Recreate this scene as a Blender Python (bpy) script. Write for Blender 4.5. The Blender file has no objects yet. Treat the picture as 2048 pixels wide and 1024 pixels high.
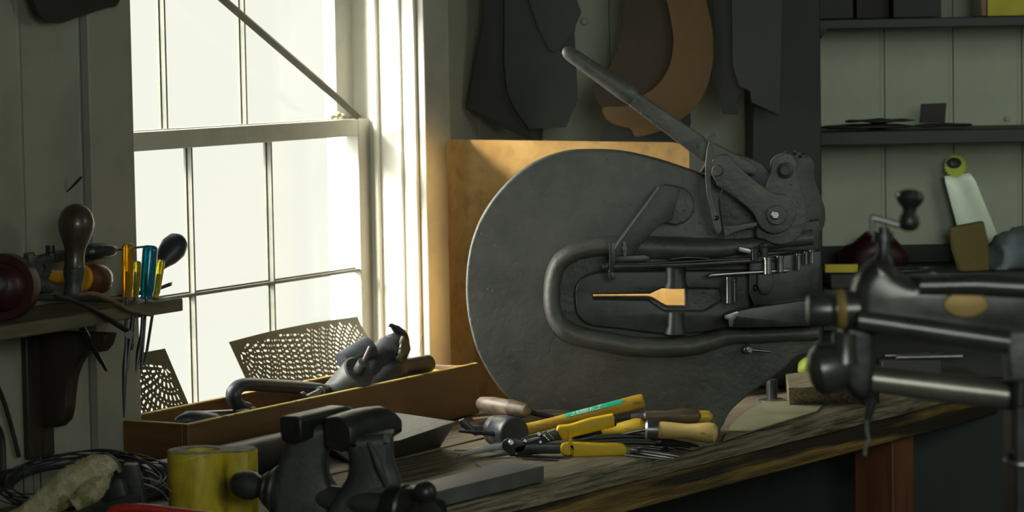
import bpy, bmesh, math, random
from mathutils import Vector as V, Matrix, noise
random.seed(7)
S = bpy.context.scene
COL = S.collection
# ---------------------------------------------------------------- camera
F_PX, PPX, PPY = 5600.0, 1024.0, 469.0
PITCH, ROLL = math.radians(3.9), 0.018
EYE = V((0, 0, 1.73))
_F = V((0, math.cos(PITCH), -math.sin(PITCH)))
_U0 = V((0, math.sin(PITCH), math.cos(PITCH)))
_X = V((1, 0, 0))
CR = _X * math.cos(ROLL) - _U0 * math.sin(ROLL)
CU = _U0 * math.cos(ROLL) + _X * math.sin(ROLL)
cd = bpy.data.cameras.new('camera')
cam = bpy.data.objects.new('camera', cd); COL.objects.link(cam)
cam.matrix_world = Matrix(((CR.x, CU.x, -_F.x, EYE.x), (CR.y, CU.y, -_F.y, EYE.y), (CR.z, CU.z, -_F.z, EYE.z), (0, 0, 0, 1)))
cd.sensor_width = 36; cd.lens = 36 * F_PX / 2048; cd.shift_y = (PPY - 512) / 2048
cd.clip_start = 0.1; cd.clip_end = 60
cd.dof.use_dof = True; cd.dof.focus_distance = 5.95; cd.dof.aperture_fstop = 4.6
S.camera = cam
# ---------------------------------------------------------------- sky, sun, fill, exposure
w = bpy.data.worlds.new('overcast_sky'); S.world = w; w.use_nodes = True
bg = w.node_tree.nodes['Background']
bg.inputs[0].default_value = (0.955, 0.95, 0.85, 1); bg.inputs[1].default_value = 1.0
sd = bpy.data.lights.new('hazy_sun', 'SUN'); sd.energy = 10.0; sd.angle = math.radians(14); sd.color = (1, 0.93, 0.78)
sun = bpy.data.objects.new('hazy_sun', sd); COL.objects.link(sun)
sun.rotation_euler = V((0.80, 0.40, -0.46)).to_track_quat('-Z', 'Y').to_euler()
kd = bpy.data.lights.new('bright_overcast', 'SUN'); kd.energy = 17.0; kd.angle = math.radians(72); kd.color = (1, 0.97, 0.90)
sky = bpy.data.objects.new('bright_overcast', kd); COL.objects.link(sky)
sky.rotation_euler = V((0.88, -0.02, -0.42)).to_track_quat('-Z', 'Y').to_euler()
def area(name, loc, aim, size, power, color):
    l = bpy.data.lights.new(name, 'AREA'); l.shape = 'RECTANGLE'; l.size, l.size_y = size; l.energy = power; l.color = color
    o = bpy.data.objects.new(name, l); COL.objects.link(o); o.location = loc
    o.rotation_euler = (V(aim) - V(loc)).to_track_quat('-Z', 'Y').to_euler(); return o
area('room_fill', (1.0, 0.2, 2.35), (0.9, 6.8, 1.25), (1.6, 1.1), 56, (0.92, 1.0, 0.88))  # unseen fill added behind the camera to lift the dark interior
area('side_wall_fill', (2.5, 4.3, 2.35), (1.9, 7.35, 1.35), (1.0, .7), 12, (0.90, 1.0, 0.84))  # unseen fill added to brighten the back wall on the right
S.view_settings.view_transform = 'Standard'; S.view_settings.look = 'None'
S.view_settings.gamma = 1; S.view_settings.use_curve_mapping = False; S.view_settings.exposure = 0.0

# ---------------------------------------------------------------- projection helpers (photograph pixel -> place)
def ray(px, py): return _F + CR * ((px - PPX) / F_PX) - CU * ((py - PPY) / F_PX)
def A(px, py, Y): r = ray(px, py); return EYE + r * (Y / r.y)
def AP(pts, Y): return [A(x, y, Y) for x, y in pts]
def B(px, py, z=0.85): r = ray(px, py); return EYE + r * ((z - EYE.z) / r.z)
def onplane(px, py, P, N): r = ray(px, py); return EYE + r * ((P - EYE).dot(N) / r.dot(N))
def R(p, Y): return p * Y / F_PX
D = V((0.486, 0.874, 0)).normalized(); N = V((D.y, -D.x, 0)); Z = V((0, 0, 1)); X = V((1, 0, 0)); YA = V((0, 1, 0))
P0 = V((-0.679, 6.0, 0))
def W(s, off, z): return P0 + D * s + N * off + Z * z
def wallY(px, off):
    q = (px - PPX) / F_PX; a = P0 + N * off
    return a.y + D.y * (q * a.y - a.x) / (D.x - q * D.y)
def smooth(pts, n=6, closed=True):
    out = []; m = len(pts)
    rng = range(m) if closed else range(m - 1)
    for i in rng:
        if closed: p = [pts[(i + k - 1) % m] for k in range(4)]
        else: p = [pts[max(0, min(m - 1, i + k - 1))] for k in range(4)]
        for j in range(n):
            t = j / n; t2 = t * t; t3 = t2 * t
            c = (-.5 * t3 + t2 - .5 * t, 1.5 * t3 - 2.5 * t2 + 1, -1.5 * t3 + 2 * t2 + .5 * t, .5 * t3 - .5 * t2)
            if isinstance(p[0], (tuple, list)): out.append(tuple(sum(c[k] * p[k][a] for k in range(4)) for a in range(len(p[0]))))
            else: out.append(p[0] * c[0] + p[1] * c[1] + p[2] * c[2] + p[3] * c[3])
    if not closed: out.append(pts[-1])
    return out
def circ(cx, cy, rx, ry=None, n=24, a0=0, a1=360):
    ry = ry or rx; full = abs(a1 - a0) >= 360
    k = n if full else n + 1
    return [(cx + rx * math.cos(math.radians(a0 + (a1 - a0) * i / n)), cy + ry * math.sin(math.radians(a0 + (a1 - a0) * i / n))) for i in range(k)]

# ---------------------------------------------------------------- mesh builder
class MB:
    def __init__(s): s.bm = bmesh.new()
    def prism(s, top, bot):
        a = [s.bm.verts.new(p) for p in top]; b = [s.bm.verts.new(p) for p in bot]; n = len(a)
        s.bm.faces.new(a); s.bm.faces.new(b[::-1])
        for i in range(n): s.bm.faces.new((a[i], b[i], b[(i + 1) % n], a[(i + 1) % n]))
        return s
    def ext(s, pts, e): return s.prism(pts, [p + e for p in pts])
    def box(s, c, size, ax=(X, YA, Z), taper=1.0):
        h = [size[k] / 2 for k in range(3)]; c = V(c)
        q = [(-1, -1), (1, -1), (1, 1), (-1, 1)]
        return s.prism([c + ax[0] * (a * h[0] * taper) + ax[1] * (b * h[1] * taper) + ax[2] * h[2] for a, b in q],
                       [c + ax[0] * (a * h[0]) + ax[1] * (b * h[1]) - ax[2] * h[2] for a, b in q])
    def tube(s, pts, rad, n=14, flat=1.0, up=None, cap=True, jit=0, closed=False):
        m = len(pts); rad = rad if isinstance(rad, (list, tuple)) else [rad] * m
        rings = []; ref = up or (Z if abs((pts[-1] - pts[0]).normalized().z) < .9 else YA)
        for i, p in enumerate(pts):
            if closed: t = pts[(i + 1) % m] - pts[i - 1]
            else: t = pts[min(i + 1, m - 1)] - pts[max(i - 1, 0)]
            t.normalize(); a = t.cross(ref)
            if a.length < 1e-4: a = t.cross(X)
            a.normalize(); b = a.cross(t).normalized()
            if up is None: ref = b
            r = rad[i]; ring = []
            for k in range(n):
                an = 2 * math.pi * k / n; q = a * math.cos(an) + b * math.sin(an) * flat
                rr = r * (1 + (jit * noise.noise((p + q * r) * 60) if jit else 0))
                ring.append(s.bm.verts.new(p + q * rr))
            rings.append(ring)
        for i in range(m if closed else m - 1):
            r0, r1 = rings[i], rings[(i + 1) % m]
            for k in range(n): s.bm.faces.new((r0[k], r0[(k + 1) % n], r1[(k + 1) % n], r1[k]))
        if cap and not closed: s.bm.faces.new(rings[0][::-1]); s.bm.faces.new(rings[-1])
        return s
    def lathe(s, a, b, prof, n=28):   # prof: (fraction a->b, radius in metres)
        a = V(a); b = V(b); pts = [a.lerp(b, t) for t, r in prof]
        ax = (b - a).normalized(); ref = Z if abs(ax.z) < .9 else X
        u = ax.cross(ref).normalized(); v = u.cross(ax)
        rings = [[s.bm.verts.new(p + (u * math.cos(6.28318 * k / n) + v * math.sin(6.28318 * k / n)) * max(r, 1e-4)) for k in range(n)] for p, (t, r) in zip(pts, prof)]
        for r0, r1 in zip(rings, rings[1:]):
            for k in range(n): s.bm.faces.new((r0[k], r0[(k + 1) % n], r1[(k + 1) % n], r1[k]))
        s.bm.faces.new(rings[0][::-1]); s.bm.faces.new(rings[-1]); return s
    def ball(s, c, r, sc=(1, 1, 1), ax=(X, YA, Z), n=20):
        c = V(c); m = n // 2; rows = []
        for i in range(1, m):
            th = math.pi * i / m
            rows.append([s.bm.verts.new(c + (ax[0] * math.sin(th) * math.cos(6.28318 * k / n) * sc[0] + ax[1] * math.sin(th) * math.sin(6.28318 * k / n) * sc[1] + ax[2] * math.cos(th) * sc[2]) * r) for k in range(n)])
        t = s.bm.verts.new(c + ax[2] * r * sc[2]); b = s.bm.verts.new(c - ax[2] * r * sc[2])
        for k in range(n):
            s.bm.faces.new((t, rows[0][k], rows[0][(k + 1) % n])); s.bm.faces.new((b, rows[-1][(k + 1) % n], rows[-1][k]))
        for r0, r1 in zip(rows, rows[1:]):
            for k in range(n): s.bm.faces.new((r0[k], r1[k], r1[(k + 1) % n], r0[(k + 1) % n]))
        return s
    def plate(s, polys, P, U, Wv, thick, bevel=0.0, px=True, res=2):
        """filled outline (first polygon) with holes; front face lies at P, body goes back by thick"""
        Nn = U.cross(Wv).normalized(); P = V(P); uv = []
        for poly in polys:
            q = []
            for p in poly:
                w3 = onplane(p[0], p[1], P, Nn) - P if px else None
                q.append((w3.dot(U), w3.dot(Wv)) if px else (p[0], p[1]))
            uv.append(q)
        cu = bpy.data.curves.new('outline', 'CURVE'); cu.dimensions = '2D'; cu.fill_mode = 'BOTH'
        cu.extrude = max(thick / 2 - bevel, 1e-4); cu.bevel_depth = bevel; cu.bevel_resolution = res; cu.offset = -bevel
        for q in uv:
            sp = cu.splines.new('POLY'); sp.points.add(len(q) - 1); sp.use_cyclic_u = True
            for k, (a, b) in enumerate(q): sp.points[k].co = (a, b, 0, 1)
        o = bpy.data.objects.new('outline', cu); COL.objects.link(o)
        me = bpy.data.meshes.new_from_object(o)
        vs = [s.bm.verts.new(P + U * v.co.x + Wv * v.co.y + Nn * (v.co.z - thick / 2)) for v in me.vertices]
        for f in me.polygons:
            try: s.bm.faces.new([vs[i] for i in f.vertices])
            except ValueError: pass
        bpy.data.objects.remove(o); bpy.data.curves.remove(cu); bpy.data.meshes.remove(me)
        return s
    def front(s, poly, Y, thick, bevel=0.0, holes=()): return s.plate([poly] + list(holes), (0, Y, 0), X, Z, thick, bevel)
    def rough(s, amt, sc):
        s.bm.normal_update()
        for v in s.bm.verts: v.co += v.normal * noise.noise(v.co * sc) * amt
        return s
    def build(s, name, mat, parent=None, bevel=0.0, ang=35, base=None, sub=0):
        bmesh.ops.remove_doubles(s.bm, verts=s.bm.verts, dist=1e-6)
        bmesh.ops.recalc_face_normals(s.bm, faces=s.bm.faces)
        if parent is not None: O = parent['_o']; O = V(O)
        else:
            vs = [v.co for v in s.bm.verts]
            O = V(base) if base is not None else V((sum(v.x for v in vs) / len(vs), sum(v.y for v in vs) / len(vs), min(v.z for v in vs)))
        for v in s.bm.verts: v.co -= O
        me = bpy.data.meshes.new(name); s.bm.to_mesh(me); s.bm.free()
        me.materials.append(mat)
        me.shade_smooth(); me.set_sharp_from_angle(angle=math.radians(ang))
        o = bpy.data.objects.new(name, me); COL.objects.link(o)
        if parent is not None: o.parent = parent
        else: o.location = O
        o['_o'] = tuple(O)
        if bevel:
            m = o.modifiers.new('edge', 'BEVEL'); m.width = bevel; m.segments = 2; m.limit_method = 'ANGLE'; m.angle_limit = math.radians(40)
            m.harden_normals = False
        if sub:
            m = o.modifiers.new('sub', 'SUBSURF'); m.levels = sub; m.render_levels = sub
        return o
def tag(o, label=None, cat=None, group=None, kind=None):
    for k, v in (('label', label), ('category', cat), ('group', group), ('kind', kind)):
        if v: o[k] = v
    return o
def thing(name, label, cat, base, group=None):
    o = bpy.data.objects.new(name, None); COL.objects.link(o); o.location = base; o.empty_display_size = .02
    o['_o'] = tuple(base); return tag(o, label, cat, group)

# ---------------------------------------------------------------- materials
def mat(name, c1, c2=None, rough=.5, metal=0.0, scale=12, stretch=(1, 1, 1), bump=.15, bscale=None, c3=None, s3=3.0, t3=.56, rotz=0.0, detail=8, dist=.002, w3=.06, coat=0, trans=0, rvar=.12, pits=0, ior=None):
    m = bpy.data.materials.new(name); m.use_nodes = True; nt = m.node_tree; nd = nt.nodes; lk = nt.links
    p = nd['Principled BSDF']
    tc = nd.new('ShaderNodeTexCoord'); mp = nd.new('ShaderNodeMapping'); mp0 = nd.new('ShaderNodeMapping')
    mp0.inputs['Rotation'].default_value = (0, 0, rotz); lk.new(tc.outputs['Object'], mp0.inputs[0])
    mp.inputs['Scale'].default_value = stretch; lk.new(mp0.outputs[0], mp.inputs[0])
    nz = nd.new('ShaderNodeTexNoise'); nz.inputs['Scale'].default_value = scale; nz.inputs['Detail'].default_value = detail; nz.inputs['Roughness'].default_value = .62
    lk.new(mp.outputs[0], nz.inputs['Vector'])
    cr = nd.new('ShaderNodeValToRGB'); cr.color_ramp.elements[0].position = .36; cr.color_ramp.elements[1].position = .66
    cr.color_ramp.elements[0].color = (*c1, 1); cr.color_ramp.elements[1].color = (*(c2 or c1), 1)
    lk.new(nz.outputs['Fac'], cr.inputs[0]); col = cr.outputs[0]
    if c3:
        n3 = nd.new('ShaderNodeTexNoise'); n3.inputs['Scale'].default_value = s3; n3.inputs['Detail'].default_value = 5
        lk.new(mp.outputs[0], n3.inputs['Vector'])
        r3 = nd.new('ShaderNodeValToRGB'); r3.color_ramp.elements[0].position = t3; r3.color_ramp.elements[1].position = t3 + w3
        lk.new(n3.outputs['Fac'], r3.inputs[0])
        mx = nd.new('ShaderNodeMix'); mx.data_type = 'RGBA'; lk.new(r3.outputs[0], mx.inputs[0]); lk.new(col, mx.inputs[6]); mx.inputs[7].default_value = (*c3, 1)
        col = mx.outputs[2]
    lk.new(col, p.inputs['Base Color'])
    p.inputs['Metallic'].default_value = metal
    if ior: p.inputs['IOR'].default_value = ior
    mr = nd.new('ShaderNodeMapRange'); mr.inputs['To Min'].default_value = max(.03, rough - rvar); mr.inputs['To Max'].default_value = min(1, rough + rvar)
    lk.new(nz.outputs['Fac'], mr.inputs[0]); lk.new(mr.outputs[0], p.inputs['Roughness'])
    if coat: p.inputs['Coat Weight'].default_value = coat
    if trans: p.inputs['Transmission Weight'].default_value = trans
    if bump:
        nb = nd.new('ShaderNodeTexNoise'); nb.inputs['Scale'].default_value = bscale or scale * 2; nb.inputs['Detail'].default_value = 9
        lk.new(mp.outputs[0], nb.inputs['Vector']); h = nb.outputs['Fac']
        if pits:
            vo = nd.new('ShaderNodeTexVoronoi'); vo.inputs['Scale'].default_value = pits; lk.new(mp.outputs[0], vo.inputs['Vector'])
            rp = nd.new('ShaderNodeValToRGB'); rp.color_ramp.elements[0].position = .02; rp.color_ramp.elements[1].position = .14
            lk.new(vo.outputs['Distance'], rp.inputs[0])
            ma = nd.new('ShaderNodeMath'); ma.operation = 'MULTIPLY_ADD'; lk.new(rp.outputs[0], ma.inputs[0]); ma.inputs[1].default_value = .6; lk.new(nb.outputs['Fac'], ma.inputs[2]); h = ma.outputs[0]
        bp = nd.new('ShaderNodeBump'); bp.inputs['Strength'].default_value = bump; bp.inputs['Distance'].default_value = dist
        lk.new(h, bp.inputs['Height']); lk.new(bp.outputs[0], p.inputs['Normal'])
    return m
AD = math.atan2(D.y, D.x); EV = V((0.584, 0.811, 0)).normalized(); AE = math.atan2(EV.y, EV.x)
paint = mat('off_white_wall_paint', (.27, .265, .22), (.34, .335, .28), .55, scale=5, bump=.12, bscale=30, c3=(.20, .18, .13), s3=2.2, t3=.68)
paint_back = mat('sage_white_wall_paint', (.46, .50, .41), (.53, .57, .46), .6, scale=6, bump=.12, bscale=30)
trim_paint = mat('white_trim_paint', (.66, .65, .58), (.74, .73, .66), .45, scale=9, bump=.1, bscale=40, c3=(.45, .42, .33), s3=4, t3=.72)
muntin_paint = mat('shaded_muntin_paint', (.10, .11, .09), (.16, .165, .14), .5, scale=14, bump=.1)  # white muntins seen against the window; their shade is in this dark colour
sash_paint = mat('window_sash_paint', (.40, .40, .35), (.47, .47, .41), .5, scale=14, bump=.15, bscale=60)
cast = mat('grey_cast_iron', (.100, .104, .099), (.155, .158, .148), .5, .25, scale=9, bump=.55, bscale=70, pits=55, dist=.004, c3=(.17, .165, .145), s3=26, t3=.55, w3=.25)
cast_d = mat('dark_cast_iron', (.045, .050, .050), (.085, .09, .088), .46, .35, scale=14, bump=.3, bscale=60, pits=50, dist=.002)
steel_d = mat('blackened_steel', (.040, .043, .046), (.075, .078, .08), .38, .7, scale=16, bump=.15, bscale=50)
steel = mat('worn_steel', (.22, .23, .24), (.36, .36, .36), .33, .9, scale=20, bump=.1)
steel_b = mat('bright_steel', (.5, .5, .5), (.65, .64, .62), .22, .95, scale=30, bump=.05)
blue_iron = mat('blue_grey_iron', (.035, .040, .052), (.07, .077, .092), .40, .45, scale=14, bump=.2, bscale=50, c3=(.12, .12, .13), s3=9, t3=.70)
sheet_d = mat('dark_pattern_steel', (.018, .019, .018), (.030, .031, .028), .6, .2, scale=7, bump=.1)
sheet_g = mat('green_grey_pattern_steel', (.028, .034, .030), (.042, .047, .042), .6, .2, scale=6, bump=.1)
leather_t = mat('tan_fibreboard', (.10, .056, .018), (.135, .077, .025), .7, scale=7, bump=.15)
leather_b = mat('brown_fibreboard', (.034, .023, .012), (.050, .034, .016), .7, scale=6, bump=.15)
copper = mat('tarnished_copper', (.50, .28, .09), (.70, .44, .165), .48, .15, scale=9, bump=.18, bscale=30, c3=(.42, .25, .11), s3=26, t3=.50, w3=.25, dist=.003, coat=0)
wood_box = mat('oiled_box_wood', (.085, .042, .014), (.16, .078, .022), .5, scale=5, stretch=(.35, .35, 4), rotz=0, bump=.2, bscale=12, c3=(.34, .24, .035), s3=6, t3=.72)
wood_bench = mat('weathered_bench_wood', (.055, .045, .030), (.34, .29, .205), .62, scale=17, stretch=(.35, 14, 9), rotz=-AE, bump=1.0, bscale=18, dist=.004, c3=(.05, .042, .03), s3=6, t3=.56, w3=.2)
wood_front = mat('bench_edge_wood', (.055, .033, .013), (.36, .225, .065), .6, scale=6, stretch=(.5, 9, 9), rotz=-AE, bump=.9, bscale=16, dist=.005, c3=(.03, .022, .014), s3=1.8, t3=.55)
wood_leg = mat('red_brown_leg_wood', (.13, .045, .022), (.20, .075, .035), .6, scale=5, stretch=(6, 6, .7), bump=.3)
wood_shelf = mat('dirty_shelf_wood', (.07, .062, .04), (.15, .13, .08), .6, scale=6, stretch=(1, 6, 6), rotz=-AD, bump=.3, c3=(.30, .20, .03), s3=7, t3=.66)
wood_dark = mat('dark_stained_wood', (.018, .015, .011), (.035, .027, .018), .5, scale=8, stretch=(5, 5, 1), bump=.2)
wood_old = mat('grey_brown_handle_wood', (.10, .065, .04), (.22, .155, .10), .5, scale=8, stretch=(1, 8, 8), bump=.25, coat=.15)
wood_lt = mat('pale_handle_wood', (.66, .46, .14), (.84, .62, .24), .38, scale=6, stretch=(1, 9, 9), bump=.12, coat=.3, c3=(.45, .26, .06), s3=7, t3=.68)
wood_yel = mat('yellow_varnished_wood', (.66, .42, .03), (.80, .56, .06), .38, scale=6, stretch=(1, 7, 7), bump=.12, coat=.3, c3=(.38, .22, .03), s3=6, t3=.62)
wood_gold = mat('golden_mallet_wood', (.46, .27, .02), (.66, .42, .04), .5, scale=6, stretch=(1, 10, 10), bump=.2, c3=(.24, .14, .03), s3=7, t3=.60)
wood_bulb = mat('brown_turned_wood', (.035, .024, .014), (.075, .052, .03), .38, scale=8, stretch=(4, 4, 1), bump=.15, coat=.3)
wood_red = mat('red_brown_turned_wood', (.085, .028, .014), (.15, .05, .024), .35, scale=8, bump=.1, coat=.4)
yel_grip = mat('yellow_rubber_grip', (.72, .46, .008), (.80, .52, .012), .42, scale=12, bump=.12)
blk_rub = mat('black_rubber', (.020, .024, .028), (.035, .040, .045), .35, scale=12, bump=.06)
green_lab = mat('green_sticker', (.02, .50, .28), (.04, .60, .36), .4, scale=30, bump=.05, c3=(.55, .70, .58), s3=24, t3=.60)
white_ink = mat('white_lettering', (.75, .80, .74), None, .5, bump=0)
mach = mat('polished_machine_iron', (.075, .078, .078), (.13, .133, .13), .30, .65, scale=10, bump=.12, bscale=30)
shaftm = mat('dull_shaft_steel', (.20, .19, .17), (.30, .29, .26), .34, .7, scale=10, bump=.1)
rim_m = mat('worn_lit_yellow_edge', (.38, .27, .05), (.58, .44, .12), .6, scale=30, bump=.3, c3=(.12, .07, .02), s3=30, t3=.58)  # worn box edges, with warm light on their tops painted into the yellow
red_pl = mat('red_plastic', (.35, .02, .015), (.48, .04, .03), .25, scale=10, bump=.05, coat=.5)
dark_red = mat('dark_red_paint', (.028, .006, .007), (.045, .009, .010), .4, scale=10, bump=.1)
wool = mat('grubby_fleece', (.44, .39, .24), (.62, .56, .40), .95, scale=40, bump=.8, bscale=180, dist=.004, c3=(.26, .25, .10), s3=22, t3=.58)
yel_block = mat('yellow_stained_wood', (.42, .31, .03), (.84, .66, .04), .5, scale=9, stretch=(3, 3, .8), bump=.2, c3=(.12, .11, .02), s3=9, t3=.56, w3=.15)
block_top = mat('cracked_end_grain', (.10, .09, .05), (.42, .38, .22), .7, scale=60, bump=.8, bscale=70, dist=.004)
orange_pl = mat('amber_clear_plastic', (.95, .45, .01), None, .12, bump=0, trans=.75, ior=1.45)
yellow_pl = mat('yellow_clear_plastic', (.95, .80, .03), None, .12, bump=0, trans=.75, ior=1.45)
blue_pl = mat('blue_clear_plastic', (.0, .25, .42), None, .14, bump=0, trans=.6, ior=1.45)
teal = mat('dark_teal_shelf_paint', (.014, .024, .024), (.020, .034, .033), .55, scale=9, bump=.1)
black_wd = mat('near_black_panel', (.012, .014, .013), (.018, .020, .018), .6, scale=8, bump=.1)
orange_paint = mat('orange_drill_paint', (.60, .27, .01), (.70, .36, .02), .4, scale=15, bump=.1, c3=(.08, .05, .02), s3=14, t3=.6)
card_y = mat('yellow_card', (.42, .36, .03), (.50, .43, .05), .7, bump=.05)
card_b = mat('brown_card', (.11, .085, .02), (.14, .11, .03), .8, bump=.05)
card_k = mat('dark_card', (.022, .02, .018), (.032, .028, .025), .7, bump=.05)
neon = mat('yellow_green_plastic', (.60, .78, .02), (.70, .85, .05), .4, bump=.1)
pale_steel = mat('pale_saw_steel', (.30, .34, .28), (.38, .42, .36), .35, .6, scale=9, bump=.05)
cloth_m = mat('slate_blue_cloth', (.10, .13, .15), (.15, .18, .20), .9, scale=12, bump=.4)
floor_m = mat('dark_floor_boards', (.05, .05, .045), (.09, .085, .07), .7, scale=6, bump=.2)
ceil_m = mat('ceiling_paint', (.28, .28, .24), (.32, .32, .28), .7, scale=6, bump=.05)
brass = mat('brown_brass', (.36, .24, .08), (.44, .30, .12), .5, .3, scale=20, bump=.1)
perf = mat('olive_perforated_steel', (.065, .065, .04), (.10, .10, .062), .42, .55, scale=8, bump=.1)
def glass_mat():
    m = bpy.data.materials.new('window_glass'); m.use_nodes = True; nt = m.node_tree; nt.nodes.clear()
    o = nt.nodes.new('ShaderNodeOutputMaterial'); t = nt.nodes.new('ShaderNodeBsdfTransparent'); g = nt.nodes.new('ShaderNodeBsdfGlossy'); x = nt.nodes.new('ShaderNodeMixShader')
    lw = nt.nodes.new('ShaderNodeLayerWeight'); lw.inputs[0].default_value = .5
    f = nt.nodes.new('ShaderNodeMapRange'); f.inputs['From Min'].default_value = .6; f.inputs['To Min'].default_value = .015; f.inputs['To Max'].default_value = .30; nt.links.new(lw.outputs['Facing'], f.inputs[0]); g.inputs['Roughness'].default_value = .03
    t.inputs[0].default_value = (.99, 1, .985, 1)
    nt.links.new(f.outputs[0], x.inputs[0]); nt.links.new(t.outputs[0], x.inputs[1]); nt.links.new(g.outputs[0], x.inputs[2]); nt.links.new(x.outputs[0], o.inputs[0]); return m
glass = glass_mat()
AXW = (D, N, Z)
def struct(o): o['kind'] = 'structure'; return o

# ================================================================ SETTING
RP = [W(-8.9, -.2, 0), W(1.75, -.2, 0), V((3.4, 7.5, 0)), V((3.4, -1.9, 0))]
struct(MB().prism(RP, [p - Z * .1 for p in RP]).build('floor', floor_m))
struct(MB().prism([p + Z * 2.7 for p in RP], [p + Z * 2.6 for p in RP]).build('ceiling', ceil_m))
struct(MB().box((3.35, 3, 1.3), (.1, 10, 2.6)).build('wall_right', paint_back))
struct(MB().box((-.9, -1.85, 1.3), (8.6, .1, 2.6)).build('wall_rear', paint_back))
SL, SR, ZB, ZT = -.227, .936, .80, 2.02       # window opening
wl = MB()
TH = .24
def wbox(mb, s0, s1, o0, o1, z0, z1): return mb.box(W((s0 + s1) / 2, (o0 + o1) / 2, (z0 + z1) / 2), (s1 - s0, abs(o1 - o0), z1 - z0), AXW)
wbox(wl, -8.9, SL - .01, -TH, -.012, 0, 2.6); wbox(wl, SR + .01, 1.75, -TH, -.012, 0, 2.6)
wbox(wl, SL - .01, SR + .01, -TH, -.012, 0, ZB); wbox(wl, SL - .01, SR + .01, -TH, -.012, ZT, 2.6)
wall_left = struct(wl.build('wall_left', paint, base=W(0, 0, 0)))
def plank_mesh(width, h, m, name):
    mb = MB()
    mb.ext([V((-width / 2 + .0015, 0, 0)), V((width / 2 - .0015, 0, 0)), V((width / 2 - .0015, .012, 0)), V((-width / 2 + .0015, .012, 0))], V((0, 0, h)))
    for c in (.009,):
        mb.lathe(V((width / 2 - c, 0.003, 0)), V((width / 2 - c, .003, h)), [(0, .0045), (1, .0045)], n=10)
    mb.bm.normal_update()
    o = mb.build(name, m, base=V((0, 0, 0))); me = o.data; bpy.data.objects.remove(o); return me
PM = plank_mesh(.19, 2.6, paint, 'plank')
# planks on the window wall (front face towards +N): local +y must point to -N
def place_plank(me, parent, loc, ang):
    o = bpy.data.objects.new('plank', me); COL.objects.link(o); o.parent = parent
    o.location = loc - V(parent['_o']); o.rotation_euler = (0, 0, ang); return o
ang_w = math.atan2(D.y, D.x)
s = -.381 - .095
for i in range(24): place_plank(PM, wall_left, W(s - .19 * i, -.0, 0), ang_w)
s = 1.058 + .095
for i in range(3): place_plank(PM, wall_left, W(s + .19 * i, 0, 0), ang_w)
PS = plank_mesh(.19, .76, paint, 'plank')
for i in range(6): place_plank(PS, wall_left, W(SL - .03 + .10 + .19 * i, 0, 0), ang_w)
wall_back = struct(MB().box((1.72, 7.46, 1.3), (3.4, .18, 2.6)).build('wall_back', paint_back))
PB = plank_mesh(.18, 2.6, paint_back, 'plank')
for i in range(18): place_plank(PB, wall_back, V((.966 + .018 - .09 - .72 + .18 * i, 7.353, 0)), 0)
# casings
for nm, s0, s1 in (('trim_1', -.384, -.239), ('trim_2', .936, 1.056)):
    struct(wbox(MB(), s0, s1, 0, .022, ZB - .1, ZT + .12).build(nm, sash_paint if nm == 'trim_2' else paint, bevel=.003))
struct(wbox(MB(), -.366, 1.056, .001, .026, ZT, ZT + .12).build('trim_3', trim_paint, bevel=.003))
# window_1: jamb, stops, sill, sashes
win = bpy.data.objects.new('window_1', None); COL.objects.link(win); win.location = W(.35, -.1, ZB); win['_o'] = tuple(win.location); win['kind'] = 'structure'
mb = MB(); wbox(mb, SR - .006, SR + .012, -.26, .0, ZB, ZT); mb.build('jamb', trim_paint, win, bevel=.002)
mb = MB(); wbox(mb, SL - .012, SL + .006, -.26, .0, ZB, ZT); mb.build('jamb', trim_paint, win, bevel=.002)
mb = MB(); wbox(mb, SL, SR, -.26, .0, ZT - .015, ZT + .005); mb.build('jamb_head', trim_paint, win, bevel=.002)
for o0, o1, dp in ((-.118, -.106, .012), (-.050, -.040, .007), (-.012, .0, .004)):
    mb = MB(); wbox(mb, SR - .006 - dp, SR - .004, o0, o1, ZB, ZT); mb.build('stop_bead', trim_paint, win, bevel=.003)
mb = MB(); wbox(mb, SL, SR, -.30, -.002, ZB, .870); mb.build('sill', trim_paint, win, bevel=.003)
OF = -.135   # face of lower sash
def sash(off, z0, z1, mun, hmun, nm, botr, topr, xr=SR - .006, wst=.052):
    fr = MB(); d = .036
    wbox(fr, SL + .006, SL + .05, off - d, off, z0, z1); st = MB(); wbox(st, xr - wst, xr, off - d, off, z0, z1)
    root = fr.build(nm, sash_paint, win, bevel=.002)
    root['_o'] = win['_o']
    st.build('stile', sash_paint, root, bevel=.002)
    t = MB(); wbox(t, SL + .05, xr - wst, off - d, off, z1 - topr, z1); t.build('top_rail', sash_paint, root, bevel=.0015)
    b = MB(); wbox(b, SL + .05, xr - wst, off - d, off, z0, z0 + botr); b.build('bottom_rail', sash_paint, root, bevel=.0015)
    for m_ in mun:
        k = MB(); wbox(k, m_ - .0028, m_ + .0028, off - .022, off - .004, z0 + botr, z1 - topr)
        wbox(k, m_ - .006, m_ + .006, off - .0225, off - .017, z0 + botr, z1 - topr)
        k.build('muntin', muntin_paint, root)
    for zz in hmun:
        k = MB(); wbox(k, SL + .05, xr - wst, off - .0215, off - .0045, zz - .0028, zz + .0028)
        wbox(k, SL + .05, xr - wst, off - .022, off - .018, zz - .006, zz + .006)
        k.build('muntin', muntin_paint, root)
    ss = [SL + .05] + list(mun) + [xr - wst]; zs = [z0 + botr] + list(hmun) + [z1 - topr]
    for a, b_ in zip(ss, ss[1:]):
        for c, e in zip(zs, zs[1:]):
            g = MB(); wbox(g, a, b_, off - .021, off - .019, c, e); g.build('pane', glass, root)
def s_at(px, off): return (onplane(px, 400, P0 + N * off, N) - P0).dot(D)
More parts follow.
